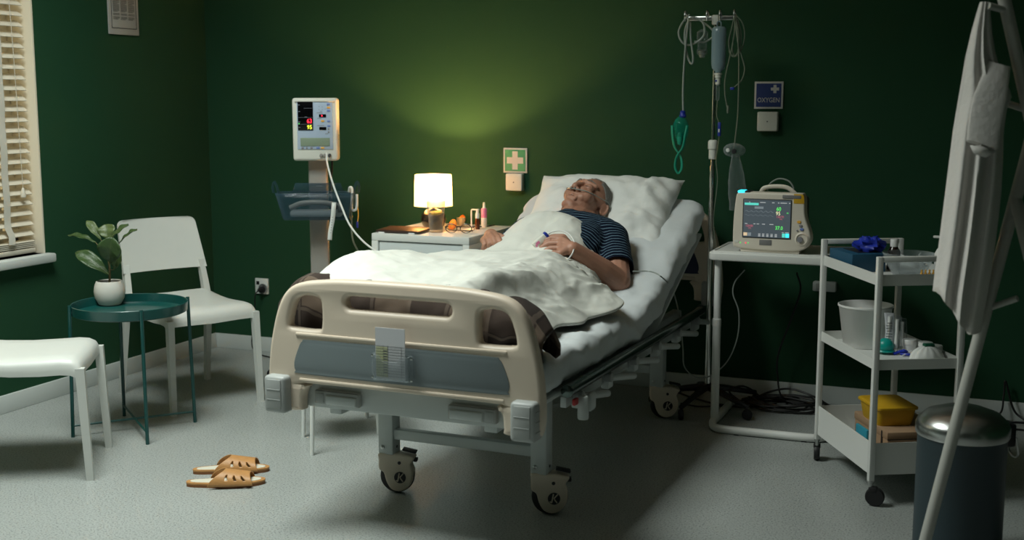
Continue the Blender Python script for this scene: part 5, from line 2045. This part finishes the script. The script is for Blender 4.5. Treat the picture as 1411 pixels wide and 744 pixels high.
tray(.748, .785)
tray(.465, .500)
tray(.105, .215)
for x in (0, CWX):
    for y in (0, CWY):
        a = R(-30 if y == 0 else 70)
        dx, dy = .016 * math.cos(a), .016 * math.sin(a)
        c0 = MB().lathe([(.008, 0), (.008, .018), (.012, .020), (.012, .024)], 14, (x, y, .062)).build('castor', 'steel', t)
        MB().box((x + dx * .6, y + dy * .6, .057), (.030, .026, .020), .006, rot=rotz(a)).build('fork', 'rubber', c0)
        MB().lathe([(.010, -.011), (.029, -.011), (.032, -.007), (.032, .007), (.029, .011), (.010, .011)], 22, (x + dx, y + dy, .032), rotz(a) @ M.Rotation(R(90), 4, 'X')).build('wheel', 'rubber', c0)


def oncart(x, y, z):
    """point on a cart shelf, world"""
    return onz(x, y, z)


ZT, ZMID, ZB = .752, .469, .109
# --- top shelf
p = oncart(1176, 368, ZT)
t = thing('glove_box', 'dark blue cardboard glove box on the top shelf of the cart', 'box', (*(CART @ V((.078, .385, 0))).xy, ZT), ca + R(2))
MB().box((0, 0, .032), (.125, .20, .064), .002).build('carton', 'box_blue', t)
MB().box((0, 0, .0645), (.05, .13, .002), .0).build('opening', 'plastic_black', t, None)
t = thing('blue_gloves', 'crumpled blue nitrile gloves spilling out of the glove box', 'gloves', (*(CART @ V((.115, .37, 0))).xy, ZT + .064))
mb = MB()
P = []
for i in range(15):
    ph = math.pi * i / 14
    row = []
    for j in range(26):
        a = 2 * math.pi * j / 26
        d = V((math.sin(ph) * math.cos(a), math.sin(ph) * math.sin(a), math.cos(ph)))
        r_ = 1 + .45 * fbm(d * 2.6 + V((3, 1, 4)), 4)
        row.append(V((d.x * .050 * r_, d.y * .05 * r_, max(.0, .022 + d.z * .030 * r_))))
    P.append(row)
mb.grid(P, True)
mb.build('glove_heap', 'glove_blue', t, 50)
for k, (dx, dy, dz) in enumerate([(.055, -.01, .022), (.05, .015, .03), (.03, -.03, .04)]):
    MB().tube(crom([(0.01, 0, .02), (dx * .6, dy * .6, dz + .008), (dx, dy, dz - .006)], 4), [.012, .0105, .010, .0095, .009, .008, .007, .006, .004], 8).build('finger', 'glove_blue', t)
p = oncart(1234, 374, ZT)
t = thing('glass_bowl', 'clear glass bowl with crumpled packaging on the top shelf', 'bowl', (*(CART @ V((.180, .182, 0))).xy, ZT))
MB().lathe([(.045, 0), (.05, .003), (.078, .05), (.088, .080), (.086, .081), (.075, .052), (.048, .007), (1e-6, .006)], 36).build('bowl', 'clear_plastic', t, 60)
mb = MB()
P = []
for i in range(11):
    ph = math.pi * i / 10
    P.append([V((math.sin(ph) * math.cos(a) * .055 * (1 + .4 * fbm(V((math.cos(a) * 2, ph * 2, math.sin(a) * 2)), 3)), math.sin(ph) * math.sin(a) * .05, max(.008, .036 + .03 * math.cos(ph) * (1 + .5 * fbm(V((a, ph * 3, 2)), 2))))) for a in [2 * math.pi * k / 22 for k in range(22)]])
mb.grid(P, True).build('crumpled_wrap', 'clear_plastic', t, 60)
p = oncart(1234, 360, ZT)
t = thing('brown_medicine_bottle', 'dark brown medicine bottle with white cap behind the glass bowl', 'bottle', (*(CART @ V((.195, .34, 0))).xy, ZT))
MB().lathe([(.021, 0), (.023, .002), (.023, .065), (.014, .080), (.012, .084)], 24).build('bottle', 'amber_dark', t, 50)
MB().lathe([(.0135, .083), (.0135, .108), (.012, .110), (1e-6, .110)], 20).build('cap', 'bottle_white', t, 40)
p = oncart(1276, 377, ZT)
t = thing('ampoule_tray', 'clear tray of amber-tipped ampoules near the coat', 'ampoules', (*(CART @ V((.195, .045, 0))).xy, ZT), ca)
MB().box((0, 0, .003), (.085, .06, .006), .001).build('tray', 'clear_plastic', t)
for k in range(6):
    a = MB().lathe([(.0045, .006), (.005, .008), (.005, .030), (.0025, .034), (.003, .042), (1e-6, .043)], 12, (-.034 + .0135 * k, -.01, 0)).build('ampoule', 'btn_orange' if k < 4 else 'tube_clear', t)
p = oncart(1297, 372, ZT)
t = thing('pump_bottle', 'white pump bottle half hidden behind the hanging coat', 'bottle', (*(CART @ V((.266, .105, 0))).xy, ZT))
MB().lathe([(.026, 0), (.028, .003), (.028, .085), (.020, .102), (.011, .108)], 24).build('bottle', 'bottle_white', t, 50)
MB().lathe([(.011, .107), (.011, .120), (.004, .122), (.004, .140)], 16).build('pump', 'bottle_white', t, 40)
MB().box((-.012, -.004, .143), (.044, .012, .008), .003).build('spout', 'bottle_white', t)
# --- middle shelf
p = oncart(1184, 470, ZMID)
t = thing('white_bucket', 'white ribbed plastic bucket on the middle shelf', 'bucket', (*(CART @ V((.112, .372, 0))).xy, ZMID))
MB().lathe([(.070, 0), (.074, .003), (.094, .145), (.0975, .147), (.0975, .153), (.095, .154), (.092, .150), (.072, .008), (1e-6, .007)], 60, wob=lambda a, z: 1 + (.006 * math.sin(a * 40) if .004 < z < .14 else 0)).build('bucket', 'bottle_white', t, 60)
for k, (x, y, h, m, lab) in enumerate([(1222, 487, .140, 'sheet_paper', 'paper-backed syringe pack leaning against the white bucket'), (1233, 489, .134, 'clear_plastic', 'clear syringe pack standing beside the paper-backed one'), (1241, 486, .118, 'clear_plastic', 'rightmost clear syringe pack beside the white bucket')]):
    p = oncart(x, y, ZMID)
    t = thing('syringe_pack', lab, 'syringe pack', (p.x, p.y + .02, ZMID), ca + R(8 * k - 20), 'sterile packs on the cart')
    P = []
    for i in range(9):
        q = i / 8
        row = []
        for j in range(5):
            s_ = -1 + j / 2
            row.append(V((s_ * .016 + .006 * math.sin(q * 3), -.006 + .018 * q + .004 * math.cos(s_ * 2 + q * 7), h * q)))
        P.append(row)
    o = MB().grid(P).build('sleeve', m, t, 180, fix=False)
    o.modifiers.new('thick', 'SOLIDIFY').thickness = .003
    MB().tube([(0, .0, .02), (.004, .010, h - .012)], [.006, .006], 10).build('syringe', 'bottle_white', t)
    if k == 0:
        b = MB()
        for q in range(10):
            b.box((.003, -.0125 + .0013 * q, .02 + .0095 * q), (.022 if q % 3 else .015, .001, .0026))
        b.build('print', 'print_grey', t, None)
p = oncart(1219, 488, ZMID)
t = thing('teal_mask_cup', 'translucent teal rubber cup at the front of the middle shelf', 'cup', (p.x, p.y + .01, ZMID))
MB().ell((0, 0, .028), (.030, .028, .028)).build('cup', 'teal_plastic', t)
MB().tube([(0.03 * math.cos(a), .028 * math.sin(a), .012) for a in [2 * math.pi * k / 24 for k in range(24)]], .004, 6, True).build('rim', 'teal_plastic', t)
p = oncart(1243, 491, ZMID)
t = thing('blue_tourniquet', 'small crumpled blue tourniquet on the middle shelf', 'tourniquet', (p.x, p.y + .01, ZMID))
MB().tube(crom([(-.03, 0, .004), (-.01, .01, .012), (.006, -.006, .020), (.014, .008, .012), (-.004, .004, .006), (.02, -.008, .008), (.03, .0, .004)], 5), .005, 6).build('band', 'glove_blue', t)
MB().tube([(-.0, -.02, .004), (.03, .015, .016)], .002, 6).build('swab', 'bottle_white', t)
p = oncart(1278, 488, ZMID)
t = thing('dust_mask', 'white ribbed cup dust mask with green valve on the middle shelf', 'mask', (*(CART @ V((.222, .095, 0))).xy, ZMID), ca)
mb = MB()
P = []
for i in range(10):
    q = i / 9
    rr = math.cos(q * math.pi / 2)
    P.append([V((.062 * rr * math.cos(a) * (1 + .02 * math.cos(8 * a)), .045 * rr * math.sin(a) * (1 + .02 * math.cos(8 * a)), .002 + .052 * math.sin(q * math.pi / 2) + .003 * math.sin(a * 12) * rr)) for a in [2 * math.pi * k / 48 for k in range(48)]])
mb.grid(P, True).build('cup', 'mask_white', t, 60)
MB().box((.006, .004, .056), (.036, .024, .010), .003).build('valve', mat('valve_green', (.0, .10, .05), .5), t)
MB().tube(crom([(-.05, -.03, .004), (-.03, -.05, .006), (.0, -.052, .010), (.02, -.05, .004)], 5), .005, 6).build('strap', 'valve_green', t)
for k, (x, y, lab) in enumerate([(1277, 470, 'left of three white screw-lid pots behind the dust mask'), (1296, 474, 'middle of three white screw-lid pots behind the dust mask'), (1308, 485, 'nearest right of three white screw-lid pots beside the dust mask')]):
    p = oncart(x, y, ZMID)
    t = thing('screw_lid_pot', lab, 'pot', (*(CART @ V([(.222, .235, 0), (.255, .180, 0), (.264, .125, 0)][k])).xy, ZMID), 0, 'white pots on the cart')
    MB().lathe([(.022, 0), (.023, .002), (.023, .034)], 24).build('jar', 'bottle_white', t, 40)
    MB().lathe([(.0245, .033), (.0245, .048), (.023, .050), (1e-6, .050)], 24).build('lid', 'bottle_white', t, 40)
# --- bottom shelf
cbx = V((.185, .17, 0))
q = CART @ V((.180, .20, 0))
t = thing('cardboard_box', 'brown cardboard box with dark tape on the bottom shelf', 'box', (q.x, q.y, ZB), ca)
MB().box((0, 0, .058), (.205, .29, .116), .003).build('carton', 'cardboard', t)
MB().box((0, 0, .112), (.209, .294, .026), .002).build('lid', 'cardboard', t)
for s in (-1, 1):
    MB().box((.0, s * .146, .045), (.014, .002, .086), .0).build('tape', 'tape_dark', t, None)
MB().box((-.1040, -.10, .098), (.002, .012, .045), .0).build('lid_slot', 'tape_dark', t, None)
MB().box((0, -.1475, .100), (.209, .001, .003), .0).build('lid_edge', 'tape_dark', t, None)
t = thing('yellow_tub', 'yellow plastic tub resting on the cardboard box', 'tub', (q.x - .040, q.y - .01, ZB + .125), ca)
P = []
for z, hx_, hy_ in [(0, .060, .075), (.005, .062, .078), (.058, .070, .088), (.060, .076, .094), (.067, .076, .094), (.070, .071, .089)]:
    P.append([V((x, y, z)) for x, y in rrect(-hx_, -hy_, hx_, hy_, .018, 4)])
mb = MB().grid(P, True)
n_ = len(P[0])
mb.f += [tuple(range(n_ - 1, -1, -1)), tuple((len(P) - 1) * n_ + k for k in range(n_))]
mb.build('tub', 'yellow_plastic', t, 40)
q2 = CART @ V((.048, .20, 0))
t = thing('blue_packet', 'light blue packet tucked beside the cardboard box', 'packet', (q2.x, q2.y, ZB), ca)
MB().box((0.012, .03, .05), (.012, .10, .098), .004).build('packet', mat('packet_blue', (.03, .30, .42), .5), t)

# ================================================================== PEDAL BIN
BX, BY = 3.912, -1.735
t = thing('pedal_bin', 'round dark blue-grey pedal bin with steel domed lid', 'bin', (BX, BY, 0), R(25))
MB().lathe([(.128, 0), (.132, .004), (.132, .020), (.1265, .024), (.1265, .385), (.129, .39)], 56).build('body', 'bin_body', t, 40)
MB().lathe([(.131, .375), (.1335, .380), (.1335, .405), (.128, .418), (.105, .440), (.060, .456), (1e-6, .461)], 56).build('lid', 'steel', t, 50)
MB().box((.137, .0, .375), (.030, .055, .07), .006).build('hinge', 'plastic_black', t)
MB().tube(crom([(.15, -.03, .37), (.158, -.03, .32), (.158, .0, .305), (.158, .03, .32), (.15, .03, .37)], 5), .0028, 6).build('handle', 'steel', t)
MB().box((-.150, -.02, .016), (.05, .055, .012), .004).build('pedal', 'plastic_black', t)

# ================================================================== COAT RACK AND COAT
RY_ = -2.05
a0, a1 = ony(1275, 744, RY_), ony(1411, 230, RY_)
d = (a1 - a0).normalized()
foot = a0 - d * (a0.z / d.z)
t = thing('coat_rack', 'pale grey coat rack of crossed poles at the right edge', 'coat rack', (foot.x, foot.y, 0))
topA = a0 + d * ((1.75 - a0.z) / d.z)
MB().tube([V((0, 0, .0)), topA - foot], .0165, 14).build('pole', 'rack_grey', t)
b0, b1 = ony(1384, 0, RY_ - .04), ony(1411, 122, RY_ - .04)
d2 = (b1 - b0).normalized()
f2 = b0 - d2 * (b0.z / d2.z)
t2_ = b0 - d2 * ((1.75 - b0.z) / -d2.z)
MB().tube([f2 - foot, t2_ - foot], .0165, 14).build('pole', 'rack_grey', t)
jt = a0 + d * ((1.10 - a0.z) / d.z)
MB().tube([jt - foot, V((4.35, -2.62, 0)) - foot], .0165, 14).build('pole', 'rack_grey', t)
for p0, p1 in [(ony(1390, 15, RY_ - .04), ony(1362, 8, RY_ - .08)), (ony(1411, 150, RY_ - .04), ony(1386, 142, RY_ - .02)), (ony(1364, 424, RY_), ony(1402, 411, RY_ - .03))]:
    MB().tube([p0 - foot, p1 - foot], .0085, 10).build('peg', 'rack_grey', t)
# coat: hangs from the peg by its collar
t = thing('white_coat', 'white medical coat hanging on the coat rack', 'coat', ony(1352, 230, RY_ - .06).to_tuple())
og = V(t.location)
CY_ = RY_ - .06
LE = [(0, 1351), (20, 1345), (45, 1338), (80, 1330), (110, 1325), (150, 1318), (180, 1313), (220, 1308), (260, 1303), (300, 1298), (340, 1293), (375, 1288), (400, 1285), (430, 1286), (470, 1288)]
RE = [(0, 1364), (20, 1365), (45, 1367), (75, 1372), (100, 1380), (122, 1391), (135, 1394), (146, 1388), (180, 1383), (220, 1382), (260, 1380), (300, 1376), (340, 1371), (375, 1366), (400, 1362), (430, 1356), (470, 1350)]


def lut(T, y):
    for (y0, x0), (y1, x1) in zip(T, T[1:]):
        if y <= y1:
            return x0 + (x1 - x0) * (y - y0) / (y1 - y0)
    return T[-1][1]


P = []
NA, NQ = 80, 52
for i in range(NQ + 1):
    q = i / NQ
    row = []
    for k in range(NA):
        a = 2 * math.pi * k / NA
        s_ = math.cos(a)
        ss = math.copysign(abs(s_) ** .9, s_)
        yb = 400 + 56 * min(1, max(0, (ss + .75) / 1.2))
        y = 3 + q * (yb - 3)
        xl, xr = lut(LE, y), lut(RE, y)
        p = ony((xl + xr) / 2 + ss * (xr - xl) / 2, y, CY_)
        dep = .018 + .045 * min(1, q * 1.6)
        fold = (.012 * math.cos(6 * ss * 1.6 + 1.2 + q) + .005 * math.cos(13 * ss + q * 2.5)) * min(1, q * 2.2 + .15)
        row.append(p - og + V((0, math.sin(a) * dep + (fold if math.sin(a) < 0 else -fold * .5) * min(1, abs(math.sin(a)) * 2), 0)))
    P.append(row)
mb = MB().grid(P, True)
mb.f += [tuple(range(NA - 1, -1, -1)), tuple(NQ * NA + k for k in range(NA))]
mb.build('coat_body', 'coat_white', t, 70)
# sleeve hanging at the front, with a pocket flap below it
sl = crom([ony(1377, 88, CY_ - .026), ony(1368, 118, CY_ - .046), ony(1360, 155, CY_ - .056), ony(1355, 199, CY_ - .062)], 6)
P = []
for i, p in enumerate(sl):
    q = i / (len(sl) - 1)
    r_ = .026 + .013 * min(1, q * 2)
    P.append([p - og + V((math.cos(a) * r_ * (1 + .05 * math.sin(3 * a + q * 5)), math.sin(a) * .007, .004 * math.sin(2 * a) * q - .008 * math.cos(a))) for a in [2 * math.pi * k / 24 for k in range(24)]])
mb = MB().grid(P, True)
mb.f.append(tuple((len(sl) - 1) * 24 + k for k in range(24)))
mb.build('sleeve', 'coat_white', t, 70)
pk = [ony(1336, 200, CY_ - .070), ony(1354, 202, CY_ - .074), ony(1374, 208, CY_ - .066), ony(1358, 217, CY_ - .070), ony(1342, 212, CY_ - .072)]
o = MB().add([p - og for p in pk], [(0, 1, 2, 3, 4)]).build('pocket_flap', 'coat_white', t, 70, fix=False)
o.modifiers.new('thick', 'SOLIDIFY').thickness = .004
